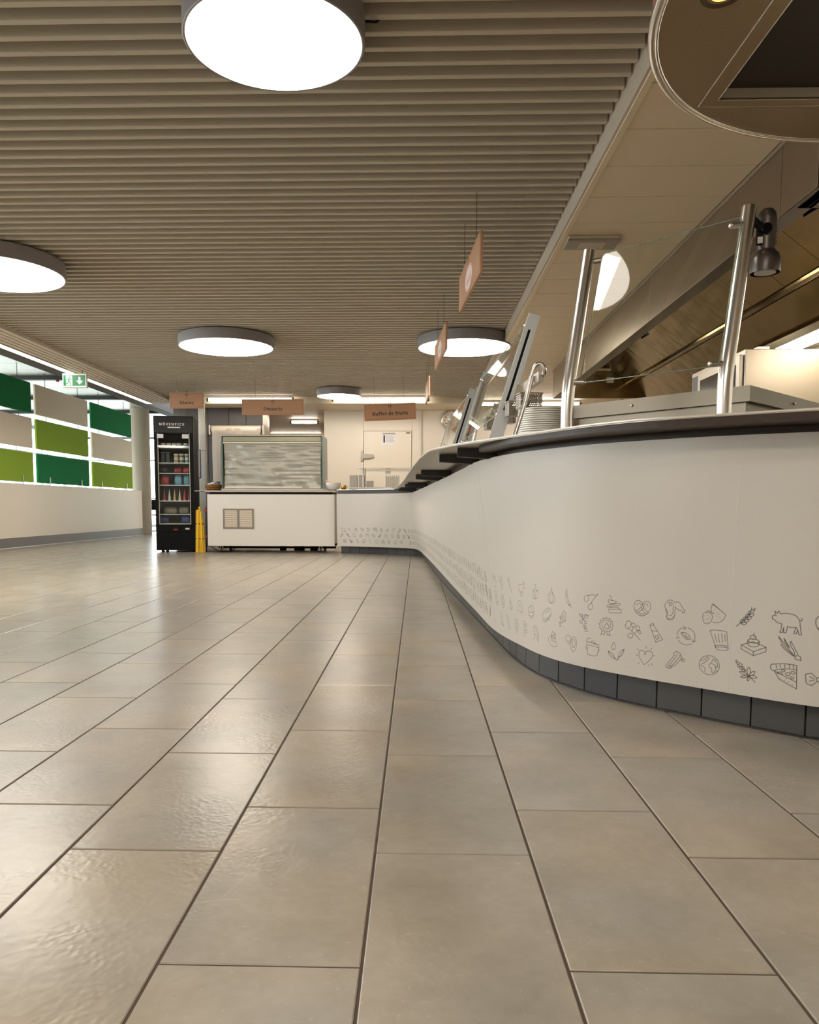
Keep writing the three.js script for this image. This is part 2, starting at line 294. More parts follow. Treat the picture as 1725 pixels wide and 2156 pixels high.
// food line drawings, each in a box of 100 x 100
const ICON = {
  carrot: 'M30 5L38 25M22 10L36 26M44 4L40 25M34 28C44 20 54 26 56 36L82 95L46 44C36 40 32 34 34 28M50 48L58 44M60 64L66 60',
  cow: 'M8 30C6 50 6 60 4 66M8 30C30 22 50 28 66 26L78 12L84 20L94 16L90 28L96 44L86 48L76 42C74 56 72 62 72 70L74 96L64 96L60 70L44 68L40 72L38 96L28 96L26 66L18 60L12 70M74 12L70 4M90 16L94 6M44 68C46 78 52 78 54 70',
  pepper: 'M42 10C46 4 54 6 60 14L56 30L64 38L56 90C48 96 38 92 34 84L30 40L40 30Z M30 44C16 40 8 60 14 80C20 96 32 92 34 84M64 38C80 34 96 40 92 62C88 80 70 90 58 88M48 30L50 88M60 40L78 44',
  garlic: 'M44 6C46 20 44 26 30 38C10 54 10 78 30 90C44 98 58 96 70 90C92 76 84 52 64 38C52 28 50 20 50 8M46 34C32 52 34 80 46 94M54 34C66 52 66 76 54 94',
  chili: 'M36 4C30 30 34 60 58 82C64 88 72 86 72 78C54 62 42 36 42 8L36 4M58 82C58 90 66 94 72 88L84 98M72 78L72 88',
  cherry: 'M92 6L86 18C70 12 44 14 30 22M86 18C70 34 58 50 54 64M92 6L96 14M18 24C30 14 42 24 36 42C30 58 14 58 8 46C4 36 8 28 18 24M46 66C58 54 72 64 66 82C60 98 44 98 38 86C34 78 38 70 46 66',
  toast: 'M20 4L34 34M12 30C10 44 22 52 36 50C50 48 60 42 60 34Z M8 62C24 50 54 52 76 42C84 40 84 50 76 54C54 62 28 58 18 70C10 72 4 68 8 62M22 70L74 64L78 78M18 80L90 72L92 92L24 98Z',
  pretzel: 'M50 36C40 10 8 12 6 42C4 72 28 94 50 94C72 94 96 72 94 42C92 12 60 10 50 36M50 36C44 54 30 66 14 74L22 82C40 74 54 62 58 44M50 36C56 54 70 66 86 74L78 82C60 74 50 64 44 50M20 44C22 30 36 26 42 40M80 44C78 30 64 26 58 40M34 80C44 86 56 86 66 80',
  steak: 'M8 20C16 2 40 4 50 18C56 8 72 12 78 26L88 42L96 44L92 52L96 56L88 58L82 50C70 48 58 44 52 34L52 58C56 70 48 84 36 88C22 92 14 84 18 74C22 64 18 54 10 46C4 38 4 28 8 20M16 24C22 14 34 14 40 22C46 30 40 40 44 52C46 64 38 74 28 76M24 28A5 5 0 1 0 34 28A5 5 0 1 0 24 28M10 46L10 54C18 62 20 70 18 80M18 84C20 96 40 98 50 84L52 70',
  berry: 'M4 64C2 50 14 44 26 46C40 46 48 58 42 74C38 90 26 96 16 92C8 88 4 76 4 64M18 44L26 36L30 44L40 38L40 46L48 48M36 38L40 8L98 48L92 66C78 86 56 88 46 82M40 8L46 10L92 44M14 60L16 62M24 56L26 58M32 62L34 64M16 74L18 76M26 72L28 74M24 84L26 86M52 30L54 32M62 42L64 44M70 48L72 50M58 56L60 58M74 60L76 62M48 46L50 48',
  wheat: 'M6 96L22 78C40 60 60 36 66 20M66 20L68 4M78 22L84 6M62 28C62 14 76 10 78 12C80 24 72 30 62 28M56 40C50 28 58 22 62 22C66 32 62 38 56 40M60 42C68 30 78 32 80 34C76 46 66 48 60 42M46 54C40 42 48 36 52 36C56 46 52 52 46 54M50 56C58 44 68 46 70 48C66 60 56 62 50 56M36 68C30 56 36 50 42 50C46 60 42 66 36 68M38 70C48 58 56 60 60 62C56 74 46 76 38 70M24 80C18 68 26 62 30 62C34 72 30 78 24 80M26 82C36 72 46 74 50 76C44 88 34 88 26 82',
  pig: 'M4 38L4 48L12 50C18 60 26 62 36 62C34 74 34 84 30 92L38 92L42 74L42 92L50 92L54 70C62 72 72 72 80 70L74 92L82 92L86 78L90 94L98 94C96 80 92 66 92 54C90 36 76 26 60 26C46 24 36 26 30 28L24 18L20 28L12 20L14 34L4 38M24 18L30 28M92 46C98 50 100 42 96 38M80 70L86 78M16 36L18 36',
  pan: 'M30 4L36 30M36 4L42 28M38 30C58 30 72 54 70 72C66 92 46 92 34 74C22 56 22 34 38 30M42 36C56 38 66 56 64 70C60 82 48 80 40 70C30 56 32 40 42 36M70 72L78 66',
  stew: 'M10 40C8 20 26 8 40 12C58 4 78 16 82 34C94 46 90 60 92 72C84 66 80 72 82 84L72 78L66 92L58 74C44 78 26 76 20 70L10 78L14 60C8 56 8 48 10 40M40 34L46 28L54 32L56 42L48 48L40 44ZM30 30L34 32M62 54L66 56',
  bowl: 'M8 54C10 80 28 96 52 94C76 90 90 70 88 46M8 54C26 66 70 62 88 46M16 76C34 90 70 84 84 62M12 52C6 36 20 28 28 34C28 20 44 16 50 24C56 10 74 10 74 24C86 24 90 38 84 46M30 44L40 40M50 36L60 34M44 52L54 50M64 44L72 42',
  sandwich: 'M4 58C4 40 30 14 58 6C80 2 94 14 90 30C84 50 50 72 20 74C10 72 6 66 4 58M30 42L40 24M46 36L56 16M62 30L70 12M10 74C6 84 16 94 28 92C56 84 84 62 96 36M18 84C30 78 38 86 48 76C58 78 64 66 72 64C80 62 84 52 90 46',
  fish: 'M62 4C82 10 84 40 64 62C56 72 48 76 40 76C34 60 36 34 48 18C52 10 58 6 62 4M40 76L20 70L30 82L32 98C42 92 44 84 40 76M62 18L66 20M48 26L66 34M42 40C50 36 54 44 62 40M40 52C48 48 54 56 62 52M40 64C46 60 50 68 58 64M70 50L80 58L70 66M40 44L26 40L36 56',
  lobster: 'M40 40C42 30 50 30 56 40L66 62L72 78L62 82L50 64C44 56 40 48 40 40M72 78L82 90L72 98L64 94L62 82M52 66L66 62M56 74L70 70M44 34L36 22C24 20 20 8 22 2L30 12L36 4C42 12 42 18 38 22M54 34L62 20C56 10 64 2 66 2L70 12L80 4C82 14 76 24 66 24M34 46L22 40M38 54L26 54M60 44L72 36M64 52L76 50M46 34L42 4M50 32L58 2',
  badge: 'M50 4L58 12L70 8L74 20L86 22L84 34L94 42L86 52L90 64L78 68L74 78L62 76L50 82L38 76L26 78L22 68L10 64L14 52L6 42L16 34L14 22L26 20L30 8L42 12ZM24 44A26 26 0 1 0 76 44A26 26 0 1 0 24 44M40 46L46 44L52 30C56 28 58 32 56 42L66 42C68 48 66 56 64 60L46 60L40 58ZM28 76L22 98L34 92L42 98L46 80M58 80L60 98L68 92L80 98L72 76',
  parsley: 'M96 98L62 70L30 48M62 70L74 50M46 58L50 36M20 48C6 44 2 30 10 24C6 12 20 4 26 10C36 8 42 20 34 28C36 38 30 46 20 48M50 36C38 34 38 22 44 18C50 12 62 18 60 26C62 34 56 38 50 36M74 50C64 46 64 34 70 28C78 24 88 32 86 40C86 48 80 52 74 50M50 72C38 64 26 72 26 80C22 92 34 98 42 92C52 94 56 82 50 72M84 62C76 58 80 48 88 50C96 52 98 64 92 66C88 68 86 66 84 62',
  milk: 'M12 12L28 4L32 14L56 44L84 80L50 98L28 50L14 24L12 12M14 20L32 12M26 46C36 34 44 48 54 40M44 70L50 64L60 62L58 72L66 74L58 80L54 86L50 78ZM64 54L74 68',
  recycle: 'M6 48C6 24 22 10 42 10M32 2L46 10L36 20M54 8C78 12 94 30 92 54C90 66 88 68 86 72M98 64L86 74L78 62M78 82C60 98 30 94 14 72M4 66L10 56L20 62M24 34C46 28 66 38 72 62C52 70 34 58 24 34M30 38L62 64M44 44C48 52 58 52 64 58',
  hat: 'M8 10C20 2 72 2 84 8L96 86C94 96 46 98 42 92ZM32 78C50 72 76 70 94 74M36 86C52 80 78 78 95 82M30 22L42 60M46 18L54 60M62 18L68 58M76 20L80 52',
  cake: 'M4 58L50 40L98 56L98 74L52 96L4 74ZM4 58L52 80L98 56M52 80L52 96M28 36C26 54 34 62 50 60C66 60 74 54 72 36M28 36C34 26 66 26 72 36C66 48 34 48 28 36M36 22C36 12 58 10 60 22C60 32 38 34 36 22M50 4L50 18M54 22L58 22',
  leek: 'M4 2C16 30 30 50 70 82M4 2L24 26L70 82M26 8C30 26 38 38 50 48L26 8M54 18C46 34 62 50 68 62L72 80M54 18L74 56L84 74M14 36C24 54 46 70 68 84M74 84C80 74 96 80 96 90C92 100 78 100 72 92ZM92 96L96 100',
  cloche: 'M20 80L80 90M14 88L82 98M22 78C20 50 26 20 46 8C68 18 78 56 78 88M42 8L46 2L50 8M34 70C34 52 38 36 46 26',
  cucumber: 'M26 8C38 0 50 8 54 22L76 78C78 94 66 100 56 94C48 90 44 82 42 74L24 24C22 16 22 12 26 8M34 20L66 84M40 14L44 18M50 34L54 36M58 52L62 54M64 70L68 72',
  roll: 'M20 20C36 2 72 6 82 30C92 60 72 94 46 96C20 94 10 54 20 20M30 28C42 14 66 18 72 36C78 58 66 80 48 82C30 80 22 50 30 28M40 40C48 30 62 38 60 50C54 62 44 54 46 50M24 66C34 58 40 74 50 66C58 60 66 70 74 62',
  berries: 'M20 14A12 12 0 1 0 44 14A12 12 0 1 0 20 14M56 24A12 12 0 1 0 80 24A12 12 0 1 0 56 24M24 50A13 13 0 1 0 50 50A13 13 0 1 0 24 50M58 60A12 12 0 1 0 82 60A12 12 0 1 0 58 60M22 82A12 12 0 1 0 46 82A12 12 0 1 0 22 82M44 20L56 26M50 48L60 56M34 28L36 38M46 78L60 66',
  bread: 'M20 20C30 4 60 4 76 22C92 44 98 76 90 94C80 100 70 94 68 80C60 60 48 56 36 62L44 78L30 90L26 98M20 20C14 34 22 44 34 46L36 62M36 24C50 14 68 30 78 54C84 72 84 80 80 86M46 40L50 42M58 54L62 56M66 38L70 40M72 68L76 70',
  slice: 'M30 38L74 22L76 66L32 62ZM30 38L44 8L74 22M32 50L76 46M30 38L74 40M44 8L40 14M50 20L54 22M58 28L62 30M22 42C4 50 0 64 16 80C36 98 76 100 92 88C96 78 86 70 76 66M50 52L52 60',
  nut: 'M8 34C4 14 22 4 36 12C48 18 50 28 48 38C46 54 34 58 24 54C14 52 10 44 8 34M56 20C70 4 90 14 92 42C94 70 84 94 68 94C54 94 48 72 48 52C48 38 50 28 56 20M62 30C70 22 80 30 82 48C82 62 76 74 68 72C60 70 56 44 62 30M20 40L40 44',
  pot: 'M14 40L22 92C40 98 70 98 84 90L90 40M8 30C4 12 18 2 34 4M16 40C10 34 12 26 20 24L88 30C94 36 92 42 88 46ZM40 26C42 12 62 10 66 28M30 24L80 34M14 48C4 46 4 64 18 68M90 54C98 52 96 68 86 72',
  leaf: 'M34 4C20 22 18 40 34 44C50 40 46 22 34 4M4 56C20 54 40 66 48 90C28 90 10 78 4 56M4 56L58 96M96 32C76 42 66 58 66 78C86 76 96 56 96 32M96 32L64 96M48 90L60 98L66 78',
  heart: 'M48 96C28 76 10 58 16 34C22 16 42 20 50 40C46 50 42 40 48 32C60 16 84 20 86 38C88 58 66 78 48 96M2 20L12 26M0 54L8 52M22 92L14 98M50 2L50 12M80 4L76 14M98 42L90 44M84 84L92 94M70 92L74 98',
  celery: 'M6 84C20 62 34 40 44 24M6 84C4 94 26 98 32 90C50 76 66 56 76 40M14 90C30 66 46 44 54 28M24 92C40 72 56 50 66 34M20 82C26 74 34 78 32 86M44 24C36 22 36 12 46 12C46 2 58 2 60 10C70 6 76 16 68 22M68 22C78 20 84 30 76 36C86 36 88 48 76 48M76 40L92 38C100 46 90 56 82 50M54 28L58 14M66 34L72 26',
  globe: 'M4 50A46 46 0 1 0 96 50A46 46 0 1 0 4 50M12 30C24 34 20 24 30 26C38 20 28 12 40 12C50 12 46 22 40 28C32 34 30 42 22 44L14 52M8 56L22 60C34 66 34 72 30 84M56 40C60 26 68 30 64 20C72 14 80 22 74 28C84 32 90 40 86 46C92 54 84 60 78 54C84 74 72 82 68 86C60 82 66 70 60 62C50 64 46 54 50 46ZM84 78L88 72M58 40L74 44L82 56',
  weed: 'M10 10C4 4 2 14 10 22L48 52M10 22C10 10 22 14 22 24C34 18 38 30 30 36C42 32 46 42 38 46C50 44 52 52 46 56M14 28C8 34 18 42 24 36C18 46 32 52 34 44C30 56 42 60 46 54M64 74C50 56 54 42 62 32C72 44 72 58 64 74C68 58 80 48 88 48C90 62 78 70 64 74C76 68 90 66 98 76C88 84 74 82 64 74C66 86 68 92 60 98C54 90 58 82 64 74C50 86 38 86 28 84C34 74 48 72 64 74C46 72 30 68 22 60C34 54 50 60 64 74L92 98',
  pizza: 'M4 22C2 12 10 8 20 8C44 2 70 0 96 4L98 96L36 66L18 34C10 36 4 30 4 22M18 34C40 22 70 18 97 22M24 12L26 24M38 8L40 20M54 6L56 18M70 4L72 18M84 4L86 20M44 30A6 5 0 1 0 56 30A6 5 0 1 0 44 30M58 42A8 6 0 1 0 74 42A8 6 0 1 0 58 42M76 34A8 5 0 1 0 92 34A8 5 0 1 0 76 34M76 54A6 5 0 1 0 88 54A6 5 0 1 0 76 54M28 44C34 32 46 38 48 46ZM20 36L97 70M40 62L42 64M54 68L56 70M68 72L70 74M82 80L84 82M60 60L62 62',
  bow: 'M4 34C12 24 20 30 26 24L48 44L74 22C82 30 90 26 96 36L92 70C84 68 80 78 72 76L50 56L28 78C20 72 12 78 8 68ZM48 44C44 48 44 52 50 56M20 40L38 48M20 60L38 52M80 40L62 48M80 60L62 52',
  donut: 'M6 50C8 20 40 4 68 14C92 24 98 58 80 78C58 98 18 92 8 66ZM34 46C40 34 58 34 62 46C62 58 40 62 34 46M8 66C20 80 60 86 88 62M24 30L30 34M50 20L56 22M74 36L78 40M24 58L30 60',
};
const ROW1 = ['pig', 'wheat', 'berry', 'steak', 'pretzel', 'toast', 'cherry', 'chili', 'garlic', 'pepper', 'cow', 'carrot', 'nut', 'pot', 'lobster'];
const ROW2 = ['leek', 'cake', 'hat', 'recycle', 'milk', 'parsley', 'badge', 'lobster', 'fish', 'sandwich', 'bowl', 'stew', 'pan', 'roll', 'hat'];
const ROW3 = ['bow', 'pizza', 'weed', 'globe', 'celery', 'heart', 'leaf', 'pot', 'nut', 'slice', 'bread', 'berries', 'roll', 'cucumber', 'cloche'];
const S1 = [.09, .199, .297, .422, .533, .635, .732, .841, .935, 1.057, 1.187, 1.318, 1.43, 1.53, 1.63], S2 = [.079, .177, .278, .378, .475, .559, .661, .758, .865, .962, 1.09, 1.205, 1.31, 1.42, 1.53], S3 = [.006, .093, .194, .301, .406, .506, .615, .711, .812, .917, 1.05, 1.15, 1.25, 1.36, 1.46];
const keys = Object.keys(ICON);
let a0 = 0; { let best = 9; for (const [, a, m] of ARC) { const d = Math.hypot(m.x - 1.133, m.z + 2.175); if (d < best) { best = d; a0 = a; } } }
const ALLICONS = [];   // [arc length, height, name]
[[ROW1, S1, .349], [ROW2, S2, .27], [ROW3, S3, .188]].forEach(([names, s, v], r) => {
  names.forEach((n, k) => ALLICONS.push([a0 + s[k], v, n]));
  for (let k = 1; k < 22; k++) ALLICONS.push([a0 + s[0] - .104 * k, v, keys[(k * 7 + r * 5) % keys.length]]);
  for (let k = 1; k < 110; k++) ALLICONS.push([a0 + s[14] + .104 * k + r * .02, v, keys[(k * 11 + r * 13 + 3) % keys.length]]);
});
const PANELC = [203, 195, 185];
function printMap(A0, A1, w, h, line) {       // canvas covers arc A1..A0 (left to right) and heights 0.10..0.90
  return tex(w, h, (g) => {
    g.fillStyle = `rgb(${PANELC})`; g.fillRect(0, 0, w, h);
    const px = w / (A1 - A0), py = h / .8;
    g.strokeStyle = 'rgb(70,66,62)'; g.lineJoin = g.lineCap = 'round';
    for (const [a, v, n] of ALLICONS) {
      if (a < A0 + .035 || a > A1 - .035) continue;
      const sz = n === 'pig' ? .084 : n === 'steak' || n === 'berry' || n === 'pizza' || n === 'cake' ? .074 : .066;
      g.save(); g.translate((A1 - a) * px - sz / 2 * px, (.9 - v) * py - sz / 2 * py); g.scale(sz * px / 100, sz * py / 100);
      g.lineWidth = line * 100 / (sz * px); g.stroke(new Path2D(ICON[n])); g.restore();
    }
  });
}
function frontPanel(k0, k1, steps, map, A0, A1, name) {
  const P = [], U = [], I = [], rows = 10;
  for (let i = 0; i <= steps; i++) {
    const k = k0 + (k1 - k0) * i / steps, [b, t] = at(k), u = (A1 - arcAt(k)) / (A1 - A0);
    for (let j = 0; j <= rows; j++) { const p = b.clone().lerp(t, j / rows); P.push(p.x, p.y, p.z); U.push(u, (p.y - .1) / .8); }
  }
  const R = rows + 1;
  for (let i = 0; i < steps; i++) for (let j = 0; j < rows; j++) { const q = i * R + j; I.push(q, q + 1, q + R, q + 1, q + R + 1, q + R); }
  const g = new THREE.BufferGeometry(); g.setAttribute('position', new THREE.Float32BufferAttribute(P, 3)); g.setAttribute('uv', new THREE.Float32BufferAttribute(U, 2)); g.setIndex(I); g.computeVertexNormals();
  // back and rims, 18 mm deep
  const Q = [], J = [], n = g.attributes.normal, uvb = [];
  for (let i = 0; i <= steps; i++) for (const j of [0, rows]) { const q = i * R + j; for (const d of [0, -.018]) { Q.push(P[q * 3] + n.getX(q) * d, P[q * 3 + 1], P[q * 3 + 2] + n.getZ(q) * d); uvb.push(.5, .99); } }
  for (let i = 0; i < steps; i++) { const q = i * 4, e = q + 4; J.push(q, e, q + 1, e, e + 1, q + 1, q + 2, q + 3, e + 2, e + 2, q + 3, e + 3, q + 1, e + 1, q + 3, e + 1, e + 3, q + 3); }
  J.push(0, 1, 2, 1, 3, 2); const z = steps * 4; J.push(z, z + 2, z + 1, z + 1, z + 2, z + 3);
  const rim = new THREE.BufferGeometry(); rim.setAttribute('position', new THREE.Float32BufferAttribute(Q, 3)); rim.setAttribute('uv', new THREE.Float32BufferAttribute(uvb, 2)); rim.setIndex(J);
  const rn = rim.toNonIndexed(); rn.computeVertexNormals();
  const m = std(0xffffff, .42, 0, { map });
  return mesh(name, mergeGeometries([g.toNonIndexed(), rn]), m, counter);
}
{
  const kS = 9, kC = 16.0;   // joints between cladding sheets
  const e = .0006; let kJ = 3; while (arcAt(kJ) < a0 + .239) kJ += .01;
  frontPanel(0, kJ - e / 2, 40, printMap(0, arcAt(kJ), 1600, 700, 1.5), 0, arcAt(kJ), 'front_panel');
  frontPanel(kJ + e / 2, kS - .003, 90, printMap(arcAt(kJ), arcAt(kS), 2048, 1000, 2.0), arcAt(kJ), arcAt(kS), 'front_panel');
  frontPanel(kS + .001, kC, 90, printMap(arcAt(kS), arcAt(kC), 2048, 512, .75), arcAt(kS), arcAt(kC), 'front_panel');
  frontPanel(kC + .004, NB, 30, printMap(arcAt(kC), arcAt(NB), 1024, 640, 1.6), arcAt(kC), arcAt(NB), 'front_panel');
}
// plinth of dark tiles
{
  const TOE = [[2.6, -1.93], [2.0, -1.97], [1.5, -2.07], [1.165, -2.229], [.979, -2.39], [.859, -2.505], [.749, -2.616], [.654, -2.74], [.579, -2.865], [.515, -3.017], [.474, -3.175], [.436, -3.469], [.409, -3.9], [.335, -5.19], [.243, -6.855], [.135, -9.279], [.085, -10.45], [.02, -10.72], [-.12, -10.86], [-.518, -11.1], [-1.1, -11.36]];
  const c = cur(TOE, 0), L = c.getLength(), n = Math.round(L / .153); c.arcLengthDivisions = 800;
  const mats = [rgb(64, 62, 62), rgb(72, 70, 69), rgb(57, 55, 56), rgb(68, 64, 62)].map((k) => std(k, .45, 0, { bumpMap: tileBump, bumpScale: .0006 }));
  const plinth = new THREE.Group(); plinth.name = 'plinth'; counter.add(plinth);
  for (let k = 0; k < n; k++) {
    const a = c.getPointAt(k / n), b = c.getPointAt((k + 1) / n), l = a.distanceTo(b);
    const m = mesh('tile' + (k ? '_' + String(k).padStart(3, '0') : ''), rbx(-(l - .004) / 2, (l - .004) / 2, .006, .125, -.005, .005, .0015, 1), mats[Math.floor(rnd() * 4)], plinth);
    m.position.set((a.x + b.x) / 2, 0, (a.z + b.z) / 2); m.rotation.y = Math.atan2(-(b.z - a.z), b.x - a.x);
  }
  const P = c.getSpacedPoints(160), off = (d) => P.map((p, i) => { const t = c.getTangentAt(i / 160); return [p.x + t.z * d, p.z - t.x * d]; });
  mesh('backing', plate([...off(-.004), ...off(-.05).reverse()], 0, .13), std(rgb(40, 37, 35), .8), plinth);
  mesh('floor_bead', plate([...off(.008), ...off(-.004).reverse()], 0, .006), std(rgb(48, 42, 38), .4), plinth);
}
// worktop with tray slide, fascia, brackets
{
  const E = [[2.6, -1.75], [2.0, -1.78], [1.4, -1.86], [1.015, -2.022], [.838, -2.13], [.644, -2.269], [.52, -2.42], [.445, -2.56], [.351, -2.744], [.265, -2.916], [.165, -3.114], [.116, -3.257], [.07, -3.403], [.038, -3.68], [-.016, -4.702], [-.144, -7.783], [-.28, -10.3]];
  const ec = cur(E, 0).getPoints(130).map((p) => [p.x, p.z]);
  const inner = [[-1.15, -11.22], [-1.15, -12.2], [.3, -12.0], [.62, -10], [.8, -7.7], [.95, -5], [1.1, -4.3], [1.6, -4.0], [2.6, -3.6]];
  mesh('worktop', plate([...ec, [-.31, -10.68], [-.65, -10.93], ...inner], .912, .92), steelSatin, counter);
  mesh('worktop_edge', tube(ec.filter((_, i) => i % 3 === 0).map(([x, z]) => [x, .916, z]), .0034, 160, 8), std(rgb(206, 196, 184), .42, .3), counter);
  const fb = (k, d, y) => { const a = ct.getPoint(k / NB), t = ct.getTangent(k / NB); return [a.x + t.z * d, a.z - t.x * d]; };
  const ks = []; for (let k = 0; k <= NB; k += .2) ks.push(k);
  mesh('fascia', plate([...ks.map((k) => fb(k, -.03)), ...ks.map((k) => fb(k, -.055)).reverse()], .80, .912), std(rgb(64, 54, 47), .45), counter);
  const kn = []; for (let k = 0; k <= 9.4; k += .2) kn.push(k);
  // dark board under the near worktop
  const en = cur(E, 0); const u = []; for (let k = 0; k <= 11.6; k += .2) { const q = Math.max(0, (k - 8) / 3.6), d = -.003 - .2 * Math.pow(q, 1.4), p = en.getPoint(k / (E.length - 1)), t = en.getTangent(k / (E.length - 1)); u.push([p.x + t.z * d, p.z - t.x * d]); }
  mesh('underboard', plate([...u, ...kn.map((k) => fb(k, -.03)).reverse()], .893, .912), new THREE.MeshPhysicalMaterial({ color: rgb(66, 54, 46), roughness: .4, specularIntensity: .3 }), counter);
  for (const [x, z, xe] of [[.17, -3.30, .42], [.106, -3.68, .36], [.029, -5.22, .30], [-.007, -5.91, .26], [-.087, -7.74, .2], [-.12, -8.23, .18], [-.2, -9.65, .08], [-.235, -10.15, .03]]) {
    const s = new THREE.Shape([[x, .878], [x, .911], [xe, .911], [xe, .80], [x + (xe - x) * .62, .868]].map(([p, q]) => new THREE.Vector2(p, q)));
    mesh('bracket', new THREE.ExtrudeGeometry(s, { depth: .045, bevelEnabled: false }).translate(0, 0, z - .0225), std(rgb(34, 31, 29), .5), counter);
  }
  mesh('bracket', rbx(1.32, 1.36, .865, .892, -2.02, -1.9, .004, 1), std(rgb(34, 31, 29), .5), counter);
}

// ---------- round ceiling lamps ----------
function roundLamp(x, z, r, label) {
  const t = thing('round_ceiling_lamp', label, 'ceiling lamp', 'round ceiling lamps', [x, 2.346, z]);
  mesh('housing', lathe([[r - .012, .004], [r - .006, 0], [r, .006], [r, .103], [r - .004, .107], [0, .107]], 72), lampHousing, t);
  mesh('mount', cyl(.12, .12, .02, 24).translate(0, .116, 0), charcoal, t);
  mesh('diffuser', cyl(r - .012, r - .012, .006, 72).translate(0, .006, 0), lampGlow, t);
  const l = rectLight(WARM, LAMP, r * 1.36, r * 1.36, [0, -.004, 0], [0, 0, 0]); l.rotation.set(-Math.PI / 2, 0, 0); l.castShadow = true; t.add(l);
  return t;
}
{ const t = roundLamp(-.524, -2.986, .329, 'large looking nearest round ceiling lamp, cut by the top edge of the picture'); mesh('cable', tube([[.32, .09, -.02], [.345, .1, -.04], [.37, .118, -.07], [.385, .15, -.08]], .005, 16, 8), black, t); }
roundLamp(-3.09, -5.75, .497, 'round ceiling lamp cut by the left edge of the picture');
roundLamp(-2.02, -8.372, .497, 'wide round ceiling lamp in the middle of slat ceiling, left of the two');
roundLamp(.498, -8.441, .494, 'wide round ceiling lamp by the right edge of slat ceiling behind hanging signs');
roundLamp(-1.19, -12.044, .34, 'small farthest round ceiling lamp above the dessert counter');
roundLamp(-3.2, -.6, .497, 'round ceiling lamp out of view on the left');
roundLamp(-.7, .9, .497, 'round ceiling lamp out of view behind the camera');
roundLamp(.38, .2, .329, 'round ceiling lamp out of view above the near counter curve');

// ---------- fluorescent tubes on the back fascia and in the kitchen ----------
function fluo(x0, x1, y, z, label, k = TUBE, c = TUBEC) {
  const t = thing('fluorescent_lamp', label, 'tube lamp', 'fluorescent tube lamps'), L = x1 - x0;
  mesh('batten', rbx(x0, x1, y + .03, y + .06, z - .03, z + .03, .004, 1), white, t);
  mesh('tube', cyl(.019, .019, L - .06, 14).rotateZ(Math.PI / 2).translate((x0 + x1) / 2, y, z), tubeGlow, t);
  for (const x of [x0 + .015, x1 - .015]) mesh('end_cap', rbx(x - .015, x + .015, y - .024, y + .03, z - .024, z + .024, .004, 1), charcoal, t);
  const l = rectLight(c, k, L - .1, .05, [(x0 + x1) / 2, y - .026, z], [0, 0, 0]); l.rotation.set(-Math.PI / 2, 0, 0); t.add(l);
  return t;
}
fluo(-3.42, -2.0, 2.40, -12.78, 'fluorescent tube lamp between the Glaces and Desserts signs');
fluo(-1.38, .2, 2.40, -12.78, 'fluorescent tube lamp above the Buffet de fruits sign');
fluo(1.0, 2.6, 2.30, -12.6, 'fluorescent tube lamp seen behind the plate stack');
fluo(-2.45, -1.9, 2.30, -15.2, 'short bright fluorescent lamp in the back kitchen above display case'); fluo(-3.4, -2.2, 2.30, -18.2, 'farthest fluorescent lamp deep in the back kitchen');

// ---------- hanging wooden signs ----------
function signFace(w, h, draw) {
  return tex(w, h, (g) => {
    g.drawImage(woodMap.image, 0, 0, w, h); g.strokeStyle = 'rgb(150,98,66)'; g.lineWidth = h * .02; g.strokeRect(h * .07, h * .07, w - h * .14, h - h * .14);
    g.strokeStyle = 'rgb(60,46,38)'; g.lineWidth = h * .035; g.beginPath(); g.arc(w / 2, h * .13, h * .07, 0, 7); g.stroke(); draw(g, w, h);
  });
}
function sign(label, L, face, pos, turn, H = .226, wire = true) {
  const t = thing('hanging_sign', label, 'sign', 'hanging wooden signs', pos, turn);     // origin at the middle of the lower edge; faces +z
  mesh('board', rbx(-L / 2, L / 2, 0, H, -.016, 0, .003, 1), woodMat, t);
  mesh('print', new THREE.PlaneGeometry(L - .008, H - .008).translate(0, H / 2, .0012), std(0xffffff, .5, 0, { map: face }), t);
  mesh('ring', new THREE.TorusGeometry(.014, .003, 8, 20).translate(0, H + .008, -.008), charcoal, t);
  const top = 2.47 - pos[1];
  for (const x of [-L * .28, L * .28]) { mesh('wire', rod([x, H, -.008], [x, top, -.008], .0016, 6), charcoal, t); mesh('wire_grip', cyl(.005, .005, .03, 8).translate(x, H + .012, -.008), steelSatin, t); }
  return t;
}
const wordSign = (word, w, h, size, y = .72) => signFace(w, h, (g) => { g.fillStyle = 'rgb(44,38,34)'; g.font = `bold ${size}px sans-serif`; g.textAlign = 'center'; g.fillText(word, w / 2, h * y); g.strokeStyle = 'rgba(90,70,58,.8)'; g.lineWidth = 3; g.beginPath(); g.moveTo(w / 2 - 26, h * .36); g.quadraticCurveTo(w / 2, h * .46, w / 2 + 26, h * .36); g.moveTo(w / 2 - 20, h * .31); g.lineTo(w / 2 + 20, h * .31); g.stroke(); });
sign('wooden hanging sign reading Glaces above the black freezer', .49, wordSign('Glaces', 520, 240, 70, .74), [-3.287, 2.068, -11.2], 0);
sign('wooden hanging sign reading Desserts above the display case', .89, wordSign('Desserts', 940, 240, 70, .72), [-2.053, 1.974, -11.2], 0);
sign('wooden hanging sign reading Buffet de fruits before cold room door', .72, wordSign('Buffet de fruits', 760, 240, 72, .7), [-.365, 1.868, -10.9], .12).rotation.z = .055;
